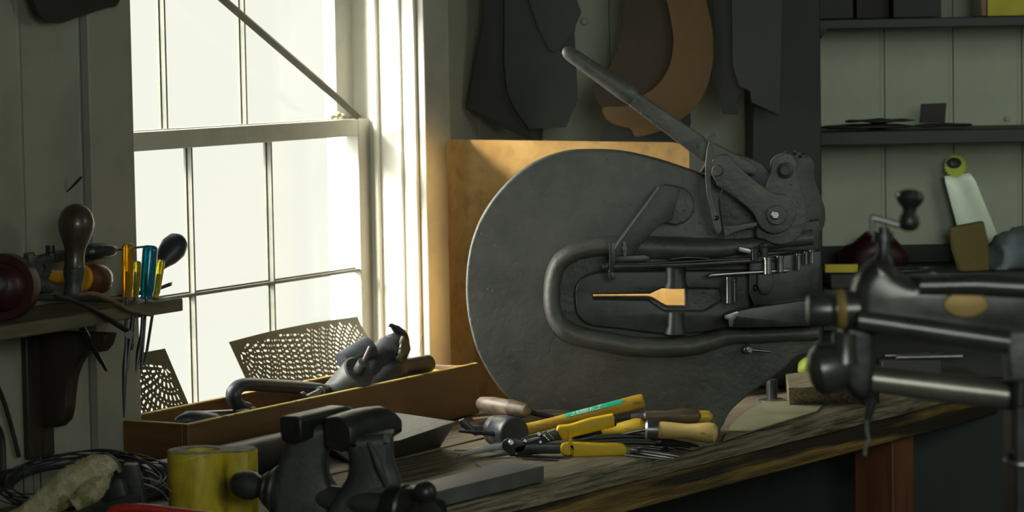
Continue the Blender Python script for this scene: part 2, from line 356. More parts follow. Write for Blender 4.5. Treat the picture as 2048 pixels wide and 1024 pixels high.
# fit muntins to the photograph in the plane of each sash
sash(OF, .872, 1.553, [s_at(389, OF), s_at(548, OF)], [1.184], 'lower_sash', .045, .041)
sash(OF - .045, 1.515, ZT - .016, [s_at(342, OF - .045), s_at(501, OF - .045)], [], 'upper_sash', .04, .05, wst=.075)
# prop stick across the upper sash
a = onplane(716, 232, P0 + N * (OF + .012), N); b = onplane(395, -45, P0 + N * (OF + .012), N)
tag(MB().tube([a, b], .0105, n=4, flat=1.0).build('prop_stick', muntin_paint), 'slim painted wooden stick wedged diagonally across the upper window sash', 'stick')
# putty crumbs on the meeting rail
mb = MB()
for (x_, y_, r_) in ((672, 229, 9), (684, 232, 7), (664, 233, 6)):
    c = onplane(x_, y_, P0 + N * (OF - .012), N); mb.ball(c, R(r_, 6.8), (1.3, 1, .8), n=10)
tag(mb.rough(.003, 60).build('putty_lump', wool), 'crumbly pale lump sitting on the window meeting rail', 'putty')

# ================================================================ WORKBENCH
E1 = V((-.118, 5.35, 0))
def edge(k, z=0.0): return E1 + EV * k + Z * z
k0, k1 = -2.2, 2.44 / 1.0
fl, fr_ = edge(-2.2), V((1.306, 7.33, 0)); bl, br = W(-2.75, .004, 0), V((.075, 7.33, 0)) + V((.01, 0, 0))
bench = thing('workbench', 'long heavy wooden workbench with a weathered cracked top running below the window', 'workbench', (edge(0) + W(0, 0, 0)) / 2)
cuts = [0, .30, .56, .80, 1.0]
for i in range(4):
    v0, v1 = cuts[i] + (.0015 if i else 0), cuts[i + 1] - .0015
    mb = MB(); n = 60; ra = []; rb = []
    for k in range(n + 1):
        t = k / n; f = fl.lerp(fr_, t); b = bl.lerp(br, t)
        p = f.lerp(b, v0); q = f.lerp(b, v1)
        j = noise.noise(V((t * 40, i * 7.3, 0)))
        if i == 0: p = p + V((N.x, N.y, 0)) * (j * .006)
        dz = -.003 * (i % 2) + (.0015 * noise.noise(V((t * 15, i, 3))))
        ra.append((p + Z * (.85 + dz - (.006 + abs(j) * .008 if i == 0 else 0)), p + Z * .804, q + Z * .804, q + Z * (.85 + dz)))
        if i == 0:
            m_ = p.lerp(q, .05) + Z * (.85 + dz); ra[-1] = (ra[-1][0], m_, ra[-1][3], ra[-1][2], ra[-1][1])
    vs = [[mb.bm.verts.new(p) for p in r] for r in ra]; m_ = len(ra[0])
    for r0, r1 in zip(vs, vs[1:]):
        for c in range(m_): mb.bm.faces.new((r0[c], r0[(c + 1) % m_], r1[(c + 1) % m_], r1[c]))
    mb.bm.faces.new(vs[0]); mb.bm.faces.new(vs[-1][::-1])
    mb.build('plank', wood_bench, bench)
mb = MB(); a, b = edge(-2.15), V((1.28, 7.30, 0)); off = V((-N.x, -N.y, 0)) * .012
mb.prism([a + off + Z * .803, b + off + Z * .803, b + off * 5 + Z * .803, a + off * 5 + Z * .803], [a + off + Z * .738, b + off + Z * .738, b + off * 5 + Z * .738, a + off * 5 + Z * .738])
mb.build('front_rail', wood_front, bench, bevel=.003)
for k in (-1.9, .1, 1.93):
    c = edge(k) - N * .10; mb = MB().box(c + Z * .40, (.11, .11, .80), (EV, V((EV.y, -EV.x, 0)), Z)); mb.build('leg', wood_leg, bench, bevel=.004)
for s_ in (-2.3, -.2, ):
    mb = MB().box(W(s_, .08, .40), (.11, .11, .80), AXW); mb.build('leg', wood_leg, bench, bevel=.004)

# ================================================================ PRESS (large throat punch)
YF = 6.20
press = thing('bench_press', 'huge round grey cast-iron lever press standing on the bench in front of the copper sheet', 'press', A(1250, 879, YF))
outl = smooth([(1415, 352), (1375, 337), (1320, 319), (1250, 303), (1185, 299), (1125, 304), (1065, 327), (1012, 368), (968, 425), (943, 485), (933, 545),
               (933, 605), (942, 660), (958, 710), (985, 758), (1015, 794), (1060, 825), (1110, 850), (1135, 866)], 5, closed=False)
outl += [(1140, 876), (1438, 872), (1443, 856)] + smooth([(1447, 850), (1462, 822), (1498, 790), (1560, 745), (1592, 716), (1640, 700)], 5, closed=False) + [(1642, 480), (1620, 440), (1560, 400), (1480, 352)]
slot = [(1186, 588), (1204, 588), (1297, 587), (1308, 583), (1322, 577), (1371, 577), (1371, 614), (1336, 614), (1325, 609), (1308, 598), (1297, 595), (1186, 595)]
MB().front(outl, YF, .055, .006, [slot]).build('frame_plate', cast, press)
rib = [(1625, 474), (1580, 478), (1530, 486), (1470, 494), (1400, 497), (1300, 494), (1230, 492), (1180, 496), (1145, 506), (1119, 525), (1106, 555), (1104, 600), (1111, 635), (1132, 660), (1170, 675), (1215, 683), (1262, 692), (1330, 694), (1385, 690), (1425, 680), (1460, 671), (1520, 670), (1600, 666), (1635, 664)]
rad = [16, 16, 15, 17, 22, 23, 21, 19, 19, 18, 17, 17, 18, 20, 20, 20, 20, 20, 20, 20, 18, 16, 16, 16]
pr = smooth([(x, y, r) for (x, y), r in zip(rib, rad)], 4, closed=False)
MB().tube([A(x, y, YF - .004) for x, y, r in pr], [R(r, YF) for x, y, r in pr], n=20, up=YA, flat=1.5).rough(.0015, 30).build('throat_rib', cast, press, ang=60)
# die arms around the slot
YA1 = YF - .028
slot2 = [(1186, 589), (1204, 589), (1300, 588), (1312, 582), (1324, 577), (1374, 577), (1440, 577), (1446, 600), (1425, 612), (1408, 622), (1330, 622), (1312, 611), (1298, 600), (1186, 599)]
arm = smooth([(1151, 600), (1152, 575), (1165, 556), (1190, 546), (1230, 543)], 4, closed=False) + [(1500, 540), (1500, 640)] + smooth([(1470, 652), (1410, 664), (1330, 668), (1240, 657), (1190, 652), (1165, 640), (1153, 622)], 4, closed=False)
MB().front(arm, YA1, .034, .004, [slot2]).build('die_arm', cast_d, press)
MB().lathe(A(1352, 522, YA1 - .004), A(1352, 576, YA1 - .004), [(0, R(20, YF)), (.75, R(20, YF)), (.95, R(24, YF)), (1, R(24, YF))]).build('guide_post', cast_d, press)
MB().lathe(A(1352, 624, YA1 - .006), A(1352, 668, YA1 - .006), [(0, R(16, YF)), (.6, R(17, YF)), (.9, R(22, YF)), (1, R(22, YF))]).build('guide_post', cast_d, press)
MB().lathe(A(1349, 411, YF + .005), A(1349, 411, YF - .022), [(0, R(40, YF)), (.9, R(39, YF)), (1, R(36, YF))]).build('boss', cast, press)
MB().front([(1345, 372), (1359, 378), (1345, 440), (1318, 450), (1262, 512), (1222, 511), (1232, 492), (1318, 375), (1330, 371)], YF - .095, .075, .0015).build('gauge_arm', cast_d, press, ang=15)
mb = MB(); mb.front([(1219, 487), (1229, 484), (1232, 520), (1226, 545), (1219, 545)], YF - .118, .012, .001); mb.front([(1227, 512), (1290, 509), (1300, 514), (1300, 522), (1227, 526)], YF - .112, .03, .002)
mb.build('clamp', steel_d, press)
mb = MB(); mb.lathe(A(1250, 483, YF - .118), A(1250, 512, YF - .118), [(0, R(3, YF)), (.35, R(3, YF)), (.36, R(5.5, YF)), (.6, R(5.5, YF)), (.61, R(3, YF)), (1, R(3, YF))], n=8); mb.build('clamp_bolt', steel, press)
mb = MB(); mb.front([(1216, 541), (1225, 540), (1233, 556), (1228, 560), (1220, 558)], YF - .112, .018, .001); mb.build('clamp_foot', steel_d, press)
def bar(px, w, t, Y, name, m, mid=None):
    pts = smooth(px, 5, closed=False)
    up_ = [(x, y - w / 2) for x, y in pts]; dn = [(x, y + w / 2) for x, y in reversed(pts)]
    MB().front(up_ + dn, Y, t, min(.001, w * .0002)).build(name, m, press)
bar([(1206, 534), (1260, 534), (1400, 529), (1560, 518)], 8, .035, YF - .085, 'spring_bar', steel_d)
bar([(1214, 530), (1300, 527), (1400, 522), (1500, 517), (1560, 511)], 3.5, .030, YF - .085, 'spring_bar', cast_d)
bar([(1340, 519), (1375, 515), (1420, 518)], 2.5, .02, YF - .075, 'spring_bar', steel_d)
bar([(1418, 552), (1445, 549), (1580, 541)], 5, .03, YF - .10, 'stop_bar', steel)
def vcyl(x, y0, y1, r, Y, name, m, n=18, cap=1.25):
    MB().lathe(A(x, y0, Y), A(x, y1, Y), [(0, R(r * .9, Y)), (.02, R(r * cap, Y)), (.14, R(r * cap, Y)), (.16, R(r, Y)), (1, R(r, Y))], n=n).build(name, m, press)
vcyl(1458, 553, 606, 5.5, YF - .095, 'pin', steel, cap=1.05); vcyl(1471, 556, 604, 3, YF - .085, 'pin', steel_d, cap=1.3)
for x_, y0_, y1_, r_ in ((1536, 514, 548, 8), (1560, 511, 544, 7), (1597, 506, 539, 5), (1612, 503, 528, 4), (1624, 499, 526, 5)): vcyl(x_, y0_, y1_, r_, YF - .115, 'punch_pin', steel, cap=1.2)
MB().front([(1500, 520), (1520, 515), (1641, 502), (1641, 606), (1510, 612), (1500, 590)], YF - .07, .06, .003).build('ram_block', steel_d, press)
MB().front([(1516, 548), (1546, 548), (1546, 574), (1538, 588), (1524, 588), (1516, 572)], YF - .10, .03, .002).build('ram_nose', cast_d, press)
MB().ball(A(1511, 576, YF - .08), R(7, YF), (.7, 1, 1)).build('knob', steel_d, press)
mb = MB().front([(1450, 632), (1457, 628), (1472, 624), (1478, 621), (1500, 616), (1641, 596), (1641, 652), (1492, 656), (1465, 655), (1460, 640)], YF - .085, .07, .002); mb.build('lower_die', steel_d, press)
MB().front([(1449, 631), (1475, 622), (1480, 626), (1468, 640), (1466, 654), (1459, 654), (1457, 640), (1450, 638)], YF - .158, .004, .001).build('die_lip', steel, press)
MB().front([(1478, 493), (1512, 501), (1520, 508), (1510, 511), (1478, 503)], YF - .09, .025, .001).build('wedge', steel, press)
vcyl(1510, 497, 520, 7, YF - .10, 'bolt', steel_d, cap=1.15)
mb = MB().ball(A(1528, 491, YF - .08), R(10, YF), (1, 1, .7)); mb.lathe(A(1528, 492, YF - .08), A(1528, 512, YF - .08), [(0, R(8, YF)), (1, R(8, YF))]); mb.build('bolt', cast_d, press)
mb = MB().ball(A(1494, 698, YF - .02), R(9, YF), (1, 1, 1.1)); mb.lathe(A(1494, 698, YF), A(1500, 700, YF - .03), [(0, R(5, YF)), (1, R(5, YF))]); mb.lathe(A(1497, 699, YF - .012), A(1540, 703, YF - .012), [(0, R(3, YF)), (1, R(2, YF))]); mb.build('locking_screw', steel, press)
# ram housing upright with linkage
YL = YF - .045
upr = smooth([(1540, 345), (1543, 322), (1562, 308), (1582, 309), (1594, 328), (1594, 355), (1604, 385), (1614, 418), (1612, 450), (1592, 480), (1560, 490), (1530, 480), (1512, 462)], 5)
MB().front(upr + [], YL, .03, .003).build('upright_link', cast, press)
rl = [(x + 36, y + 2) for x, y in upr]
MB().front(rl, YF + .10, .04, .003).build('rear_link', cast_d, press)
MB().front([(1510, 455), (1640, 440), (1641, 500), (1520, 505)], YF - .01, .05, .004).build('ram_head', cast_d, press)
MB().lathe(A(1570, 341, YL + .002), A(1570, 341, YL - .014), [(0, R(17, YF)), (.4, R(16, YF)), (.5, R(10, YF)), (1, R(9, YF))], n=20).build('pivot_bolt', cast_d, press)
for x_, y_ in ((1575, 308), (1596, 306), (1606, 312)): MB().lathe(A(x_, y_ + 4, YF - .03), A(x_, y_ - 6, YF - .03), [(0, R(9, YF)), (.6, R(9, YF)), (1, R(5, YF))], n=14).build('nut', cast_d, press)
link = smooth([(1426, 352), (1419, 338), (1425, 320), (1440, 309), (1457, 309)], 5, closed=False) + smooth([(1462, 315), (1500, 353), (1545, 385), (1572, 390), (1590, 412), (1590, 440), (1572, 462), (1545, 467), (1522, 455), (1505, 425), (1470, 395), (1436, 372)], 5, closed=False)
tlink = MB().front(link, YL - .034, .022, .003).build('toggle_link', cast, press)
MB().front([(1450, 360), (1510, 330), (1540, 400), (1530, 460), (1445, 458), (1437, 400)], YF - .01, .02, .003).build('link_web', cast, press)
MB().lathe(A(1553, 430, YL - .034), A(1553, 430, YL - .046), [(0, R(20, YF)), (.8, R(20, YF)), (1, R(18, YF))], n=28).build('washer', cast, tlink)
MB().lathe(A(1551, 430, YL - .046), A(1551, 430, YL - .062), [(0, R(9.5, YF)), (.85, R(9.5, YF)), (1, R(7, YF))], n=6).build('hex_bolt', steel, tlink)
MB().lathe(A(1437, 341, YL - .03), A(1434, 341, YL - .085), [(0, R(11, YF)), (.9, R(11, YF)), (1, R(9.5, YF))], n=18).build('pivot_pin', cast, press)
yoke = smooth([(1400, 345), (1420, 318), (1450, 308), (1480, 309), (1520, 325), (1540, 345)], 4, closed=False) + [(1535, 385), (1500, 360), (1455, 350), (1430, 350)]
MB().front(yoke, YL + .012, .03, .003).build('yoke', cast_d, press)
# lever
lv = MB(); a = A(1138, 106, YL - .02); b = A(1262, 192, YL - .02)
hp = [(0, 2), (.015, 8), (.05, 12), (.10, 14), (.5, 16.5), (.85, 18.5), (.97, 18), (1, 15)]
lv.lathe(A(1126, 98, YL - .02), A(1268, 196, YL - .02), [(t, R(r, YF)) for t, r in hp], n=28); lever = lv.build('lever', cast, press)
lever['label'] = 'long straight iron lever rising to the upper left'
bl_ = [(1252, 190), (1262, 183), (1275, 184), (1415, 278), (1500, 322), (1516, 340), (1510, 352), (1440, 330), (1404, 322), (1262, 214), (1254, 205)]
lblade = MB().front(bl_, YL - .008 - R(13, YF), R(26, YF), .005).build('lever_blade', cast, press)
MB().lathe(A(1399, 291, YL - .0385), A(1399, 291, YL - .0365), [(0, R(3.2, YF)), (1, R(3.2, YF))], n=12).build('pin_hole', blk_rub, lblade)
# latch strip
hook = smooth([(1412, 276), (1419, 267), (1427, 264), (1431, 272), (1428, 300), (1421, 345), (1424, 390), (1436, 432), (1444, 458), (1434, 466), (1424, 430), (1414, 385), (1411, 340), (1414, 300), (1418, 284)], 4)
lstrip = MB().front(hook, YL - .062, .014, .001).build('latch_strip', cast, press)
MB().ball(A(1433, 436, YL - .075), R(5, YF)).build('rivet', steel_d, lstrip)
MB().front(smooth([(1446, 452), (1470, 451), (1500, 446), (1514, 445)], 4, closed=False) + smooth([(1514, 452), (1495, 457), (1470, 464), (1450, 474)], 4, closed=False), YL - .058, .018, .001).build('spring_leaf', cast, press)
MB().lathe(A(1111, 667, YF - .001), A(1111, 667, YF + .002), [(0, R(4.5, YF)), (1, R(4.5, YF))], n=12).build('tapped_hole', blk_rub, press)
MB().front([(1141, 862), (1436, 859), (1438, 871), (1140, 875)], YF - .03, .115, .004).build('foot_flange', cast_d, press)

struct(MB().prism([V((.09, 7.30, .80)), V((3.3, 7.30, .80)), V((3.3, 7.35, .80)), V((.07, 7.35, .80))], [V((.09, 7.30, 0)), V((3.3, 7.30, 0)), V((3.3, 7.35, 0)), V((.07, 7.35, 0))]).build('under_bench_shade_panel', teal, bevel=.003))  # dark panel added for the dimness of the back wall below the bench
# copper sheet
cp = MB(); nn = 16; ys = []
bx0 = A(893, 279, 6.76); cols_ = []
pts = []
for k in range(9):
    t = k / 8; px_ = 893 + 52 * t; pts.append((px_, 6.735 + .105 * math.sin(t * math.pi / 2) ** .8))
for k in range(1, 15): pts.append((951 + (1378 - 951) * k / 14, 6.84 - .02 * k / 14))
rows = []
for (px_, Y_) in pts:
    col_ = []
    top = A(px_, 279 + (px_ - 893) * .0125, Y_); bz = .853
    if px_ > 1370: top.z -= .008
    for j in range(9):
        p = top.lerp(V((top.x, top.y, bz)), j / 8); p.y += .004 * noise.noise(p * 4); col_.append(p)
    rows.append(col_)
th = V((0, .0022, 0))
va = [[cp.bm.verts.new(p) for p in r] for r in rows]; vb = [[cp.bm.verts.new(p + th) for p in r] for r in rows]
for i in range(len(rows) - 1):
    for j in range(8):
        cp.bm.faces.new((va[i][j], va[i][j + 1], va[i + 1][j + 1], va[i + 1][j])); cp.bm.faces.new((vb[i][j], vb[i + 1][j], vb[i + 1][j + 1], vb[i][j + 1]))
bd = [(i, 0) for i in range(len(rows))] + [(len(rows) - 1, j) for j in range(1, 9)] + [(i, 8) for i in range(len(rows) - 2, -1, -1)] + [(0, j) for j in range(7, 0, -1)]
for (i, j), (k, l) in zip(bd, bd[1:] + bd[:1]): cp.bm.faces.new((va[i][j], va[k][l], vb[k][l], vb[i][j]))
tag(cp.build('copper_sheet', copper), 'large orange tarnished copper sheet standing upright behind the round press', 'metal sheet')
# ================================================================ LONG TOOL BOX
ZR = .97
c1 = B(376, 850, ZR); c0 = B(242, 835, ZR); c2 = B(957, 727, ZR)
u = (c2 - c1).normalized(); v = (c0 - c1); v = (v - u * v.dot(u)).normalized(); Lb = (c2 - c1).length; Wb = (c0 - c1).length * .96
AXB = (u, v, Z)
box = thing('tool_box', 'long narrow open wooden box full of iron pieces in front of the window', 'box', c1 + u * Lb / 2 + v * Wb / 2 - Z * .12)
def bb(s0, s1, t0, t1, z0, z1, nm, m=wood_box): return MB().box(c1 + u * (s0 + s1) / 2 + v * (t0 + t1) / 2 + Z * ((z0 + z1) / 2 - ZR), (s1 - s0, t1 - t0, z1 - z0), AXB).build(nm, m, box, bevel=.002)
bb(0, Lb, 0, .014, .851, ZR, 'side_board'); bb(0, Lb, Wb - .014, Wb, .851, ZR, 'side_board')
bb(0, .014, .0145, Wb - .0145, .851, ZR - .001, 'end_board'); bb(Lb - .014, Lb, .0145, Wb - .0145, .851, ZR - .006, 'end_board', wood_box)
bb(.0145, Lb - .0145, .0145, Wb - .0145, .852, .862, 'bottom_board')
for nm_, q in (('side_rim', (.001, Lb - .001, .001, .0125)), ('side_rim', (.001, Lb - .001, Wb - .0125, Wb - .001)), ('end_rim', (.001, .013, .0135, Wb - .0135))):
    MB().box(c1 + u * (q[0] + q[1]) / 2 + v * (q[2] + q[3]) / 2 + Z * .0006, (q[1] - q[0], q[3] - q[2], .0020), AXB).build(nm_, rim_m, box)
def BX(s_, t_, z_): return c1 + u * s_ + v * t_ + Z * (z_ - ZR)
def inbox(px, py, t): # point over the lane t of the box
    return onplane(px, py, c1 + v * t, v)
# hooked flat bar
T = .10
pts = smooth([inbox(x, y, T) for x, y in ((494, 817), (480, 813), (469, 800), (468, 784), (480, 772), (500, 769), (540, 771), (590, 774), (630, 778), (658, 783))], 5, closed=False)
tag(MB().tube(pts, [.0145] * len(pts), n=12, flat=1.25, up=v).build('hooked_bar', blue_iron), 'heavy dark bar with its end bent round into a hook, lying in the long box', 'bar')
# wedge nose bit
tag(MB().lathe(inbox(352, 842, .05), inbox(432, 846, .05), [(0, .001), (.05, .010), (.3, .022), (.6, .024), (.95, .020), (1, .012)]).build('rounded_iron_nose', blue_iron), 'rounded blue-grey iron stub poking above the box rim nearest its left end', 'iron stake')
tag(MB().tube([inbox(400, 829, .12), inbox(478, 825, .12)], [.0075, .0075], n=12).build('iron_rod', steel), 'short straight round rod lying in the box between the rounded stub and the hooked bar', 'rod')
mb = MB().lathe(inbox(612, 797, .035), inbox(642, 782, .035), [(0, .008), (.9, .007), (.92, .012), (1, .011)], n=14)
tag(mb.ext([inbox(603, 786, .04), inbox(609, 783, .04), inbox(622, 792, .04), inbox(610, 797, .04)], v * .005).build('winged_bolt', steel), 'small bright bolt with a wing showing above the box rim', 'bolt')
tag(MB().ext([inbox(502, 815, .03), inbox(508, 812, .03), inbox(522, 820, .03), inbox(505, 823, .03)], v * .004).build('steel_scrap', steel_b), 'tiny bright steel scrap at the box rim beside the hook', 'scrap')
tag(MB().ext([inbox(484, 823, .05), inbox(502, 818, .05), inbox(505, 822, .05), inbox(486, 827, .05)], v * .02).build('steel_offcut', steel), 'thin flat grey offcut just left of the bright scrap in the box', 'scrap')
# cylinder stake with pin
stk = thing('pinned_stake', 'fat grey cylinder with a stub and thin pin on its face, in the long box', 'iron stake', inbox(700, 780, .07) - Z * .06)
MB().lathe(inbox(664, 800, .11), inbox(719, 742, .02), [(0, R(34, 6)), (.97, R(36, 6)), (1, R(33, 6))], n=32).build('body', cast_d, stk)
MB().lathe(inbox(712, 751, .03), inbox(728, 724, .0), [(0, R(13, 6)), (.97, R(13, 6)), (1, R(11, 6))], n=22).build('stub', cast_d, stk)
MB().tube([inbox(724, 731, .005), inbox(741, 694, -.005)], [R(5, 6)] * 2, n=10).build('pin', wood_bulb, stk)
MB().lathe(inbox(686, 728, .12), inbox(740, 694, .09), [(0, .0), (.02, .028), (1, .028)], n=24).build('rear_socket', trim_paint if 0 else blue_iron, stk)
# horn stake with ragged tip and its tee
hs = thing('horn_stake', 'dark curved horn-shaped stake with a ragged pointed tip rising from the box', 'iron stake', inbox(780, 770, .08) - Z * .05)
hp = smooth([(712, 772, 38), (745, 742, 42), (780, 706, 38), (800, 682, 24), (795, 662, 11), (783, 651, 4), (778, 653, 1.5)], 5, closed=False)
MB().tube([inbox(x, y, .09) for x, y, r in hp], [R(max(r, 1.5), 6.2) for x, y, r in hp], n=24, jit=.12, flat=.9, up=v).rough(.003, 55).build('horn', blue_iron, hs, ang=50)
tp = [(738, 780, 22), (760, 760, 26), (780, 748, 28), (790, 742, 26), (800, 738, 21), (830, 733, 20), (856, 727, 18.5)]
MB().tube([inbox(x, y, .06) for x, y, r in smooth(tp, 4, closed=False)], [R(r, 6.3) for x, y, r in smooth(tp, 4, closed=False)], n=24).build('shank', blue_iron, hs, ang=50)
MB().lathe(inbox(855, 727.3, .06), inbox(861, 726, .053), [(0, R(18.2, 6.3)), (.6, R(18, 6.3)), (1, R(15, 6.3))], n=28).build('shank_end', cast_d, hs)
mb = MB()
for k in range(7): mb.tube([inbox(806 - k * 1.5, 676 + k * 11, .05), inbox(802 - k * 2 + random.uniform(-3, 3), 686 + k * 11, .045)], [.005 + random.random() * .003, .004], n=7)
mb.rough(.003, 90).build('weld_bead', cast, hs, ang=60)
tag(MB().tube([inbox(838, 708, .1), inbox(845, 672, .12)], [.0007] * 2, n=5).build('upright_wire', steel_d), 'single thin wire standing up behind the dark horn stake', 'wire')
tag(MB().box(BX(Lb - .12, .07, .950), (.16, .09, .012), AXB).build('lit_box_end_slab', wood_yel, bevel=.001), 'added yellow slab painted as the light inside the right end of the long box', 'board')  # added slab; its bright yellow paints the light on the box's inner end

# ================================================================ PERFORATED SHEETS
def perforated(name, label, o_bot, corners, holes_fn):
    # sheet leans from the sill against the lower sash: plane through wall direction D
    z0 = .872; z1 = onplane(*corners[0], P0 + N * -.10, N).z
    pb = W(0, -.03, z0); pt = W(0, -.128, max(z1, z0 + .1) + .02); Wv = (pt - pb).normalized()
    Nn = D.cross(Wv).normalized()
    uvc = []
    for (x, y) in corners:
        w3 = onplane(x, y, pb, Nn) - pb; uvc.append((w3.dot(D), w3.dot(Wv)))
    holes = holes_fn(uvc)
    o = MB().plate([uvc] + holes, pb, D, Wv, .0012, 0, px=False).build(name, perf, base=pb + D * uvc[-1][0])
    return tag(o, label, 'perforated sheet', 'perforated sheets on the window sill')
def inside(poly, x, y, mrg):
    n = len(poly); dmin = 9; c = False
    for i in range(n):
        x1, y1 = poly[i]; x2, y2 = poly[(i + 1) % n]
        if (y1 > y) != (y2 > y) and x < (x2 - x1) * (y - y1) / (y2 - y1) + x1: c = not c
        dx, dy = x2 - x1, y2 - y1; t = max(0, min(1, ((x - x1) * dx + (y - y1) * dy) / (dx * dx + dy * dy + 1e-12)))
        dmin = min(dmin, math.hypot(x - x1 - t * dx, y - y1 - t * dy))
    return c and dmin > mrg
def hole(cx, cy, an, L, w_, n=6):
    if L <= w_: return [(cx + w_ / 2 * math.cos(6.283 * k / n), cy + w_ / 2 * math.sin(6.283 * k / n)) for k in range(n)]
    ca, sa = math.cos(an), math.sin(an); out = []
    for sx, sy in ((-1, -.5), (-.8, -1), (.8, -1), (1, -.5), (1, .5), (.8, 1), (-.8, 1), (-1, .5)):
        a, b = sx * L / 2, sy * w_ / 2; out.append((cx + a * ca - b * sa, cy + a * sa + b * ca))
    return out
def fan(poly, cx, cy, r0, step, n, a0, a1, region, mg, wide=1.0, used=None):
    step *= 1.12
    hs_ = []; used = used if used is not None else []
    for k in range(n):
        r = r0 + step * k; dots = k % 2 == 1
        sp = .0130 if not dots else .0115
        m_ = max(3, int(r * math.radians(a1 - a0) / sp))
        for j in range(m_ + 1):
            an = math.radians(a0 + (a1 - a0) * j / m_); x, y = cx + r * math.cos(an), cy + r * math.sin(an)
            if not region(x, y) or not inside(poly, x, y, mg): continue
            if any((x - q[0]) ** 2 + (y - q[1]) ** 2 < .0098 ** 2 for q in used): continue
            used.append((x, y)); hs_.append(hole(x, y, an, .0046 if dots else .0125, .0046 if dots else .0052))
    return hs_
def hf2(p):
    tl = p[0]; bl__ = p[-1]; tr = p[12]; used = []
    x0 = min(q[0] for q in p)
    a_ = fan(p, tl[0] + .028, tl[1] - .028, .012, .0125, 22, -100, 20, lambda x, y: x < x0 + .30, .014, used=used)
    b_ = fan(p, tr[0] + .05, tr[1] - .20, .05, .0115, 26, 80, 200, lambda x, y: x >= x0 + .28, .014, used=used)
    return a_ + b_
q2 = smooth([(458, 684), (540, 663), (630, 645), (715, 633)], 4, closed=False) + [(722, 650), (772, 735), (800, 800), (520, 835), (500, 775)]
perforated('perforated_sheet', 'wide olive steel sheet pierced in fan-shaped rows of slots, leaning behind the horn stake', 0, q2, hf2)
def hf1(p):
    used = []; cx, cy = p[1][0] - .026, p[1][1] - .040
    return fan(p, cx, cy, .014, .0130, 26, 170, 310, lambda x, y: True, .016, used=used)
perforated('perforated_sheet', 'smaller pierced olive steel sheet leaning at the left edge of the window', 0, [(248, 712), (330, 697), (390, 838), (262, 850)], hf1)

# ================================================================ LEFT SHELF
SZ = 1.231; SE = -.329
shelf = thing('tool_shelf', 'small stained wooden wall shelf crowded with hand tools left of the window', 'shelf', W(-1.2, .1, SZ))
def wb(o_, s0, s1, o0, o1, z0, z1, nm, m, bev=.003): return wbox(MB(), s0, s1, o0, o1, z0, z1).build(nm, m, o_, bevel=bev)
wb(shelf, -2.0, SE, .004, .092, SZ - .026, SZ - .0005, 'board', wood_shelf)
wb(shelf, -.62, SE, .094, .200, SZ - .026, SZ, 'board', wood_shelf)
wb(shelf, -2.0, -.623, .094, .205, SZ - .028, SZ - .001, 'board', wood_shelf)
br_poly = [(66, 662), (214, 668), (207, 692)] + smooth([(196, 705), (172, 704), (152, 722), (139, 752), (133, 790), (131, 816)], 4, closed=False) + [(125, 842), (112, 855), (64, 853)]
pc = W(-.56, 0, 1.0)
MB().plate([br_poly], pc, N, Z, .035, .004).build('bracket', wood_dark, shelf)
wb(shelf, -.60, -.52, .002, .016, .93, SZ - .03, 'bracket_plate', wood_dark)
def S_(px, py, off): # point at lane off above the shelf
    return onplane(px, py, P0 + N * off, N)
def SR_(p, px, off): return p * wallY(px, off) / F_PX
# bulb-handled awl / brace standing upright
bh = thing('bulb_handled_tool', 'upright hand tool with a big round brown turned handle like a light bulb', 'hand tool', S_(150, 592, .15))
a, b = S_(154, 407, .15), S_(146, 590, .15); k = SR_(1, 150, .15)
MB().lathe(a, b, [(0, 1 * k), (.01, 12 * k), (.04, 22 * k), (.1, 31 * k), (.2, 36.5 * k), (.3, 35 * k), (.4, 28 * k), (.5, 21 * k), (.57, 19.5 * k), (.66, 20 * k), (.7, 21 * k)], n=36).build('handle', wood_bulb, bh)
MB().lathe(a.lerp(b, .70), b, [(0, 20 * k), (.05, 22 * k), (.3, 21 * k), (.5, 18 * k), (.8, 17 * k), (1, 20 * k)], n=28).build('ferrule', cast_d, bh)
# hand drill
hd = thing('hand_drill', 'old hand drill lying on the shelf with a toothed gear, orange handle and dark chuck', 'drill', S_(120, 595, .10))
MB().tube([S_(26, 530, .11), S_(60, 525, .11), S_(120, 512, .11), S_(176, 503, .11)], [SR_(9, 60, .11), SR_(11, 60, .11), SR_(12, 100, .11), SR_(7, 150, .11)], n=16).build('frame', cast_d, hd)
k = SR_(1, 200, .11)
MB().lathe(S_(166, 505, .11), S_(231, 500, .11), [(0, 4 * k), (.12, 7 * k), (.18, 15 * k), (.35, 17 * k), (.75, 15 * k), (.95, 10 * k), (1, 6 * k)], n=20).build('chuck', steel_d, hd)
MB().tube([S_(230, 500, .11), S_(292, 493, .11)], [2.5 * k, 2.2 * k], n=8).build('drill_bit', steel_d, hd)
MB().lathe(S_(101, 491, .11), S_(101, 520, .11), [(0, 10 * k), (.1, 10 * k), (.5, 9 * k), (.55, 13 * k), (1, 13 * k)], n=18).build('oil_cap', steel_d, hd)
g = MB(); gc = S_(88, 537, .12); tp_ = []
for i in range(44):
    r_ = (27 if i % 2 else 23) * k; tp_.append((r_ * math.cos(6.28318 * i / 44), r_ * math.sin(6.28318 * i / 44)))
g.plate([tp_, circ(0, 0, 8 * k, n=14)], gc, D, Z, .008, .0005, px=False); g.build('gear_wheel', cast_d, hd)
MB().lathe(S_(62, 548, .09), S_(138, 556, .09), [(0, 9 * k), (.1, 12 * k), (.8, 13 * k), (1, 12 * k)], n=20).build('side_handle', orange_paint, hd)
MB().lathe(S_(40, 560, .16), S_(100, 575, .16), [(0, 9 * k), (.2, 14 * k), (.7, 18 * k), (1, 12 * k)], n=20).build('frame_knuckle', cast_d, hd)
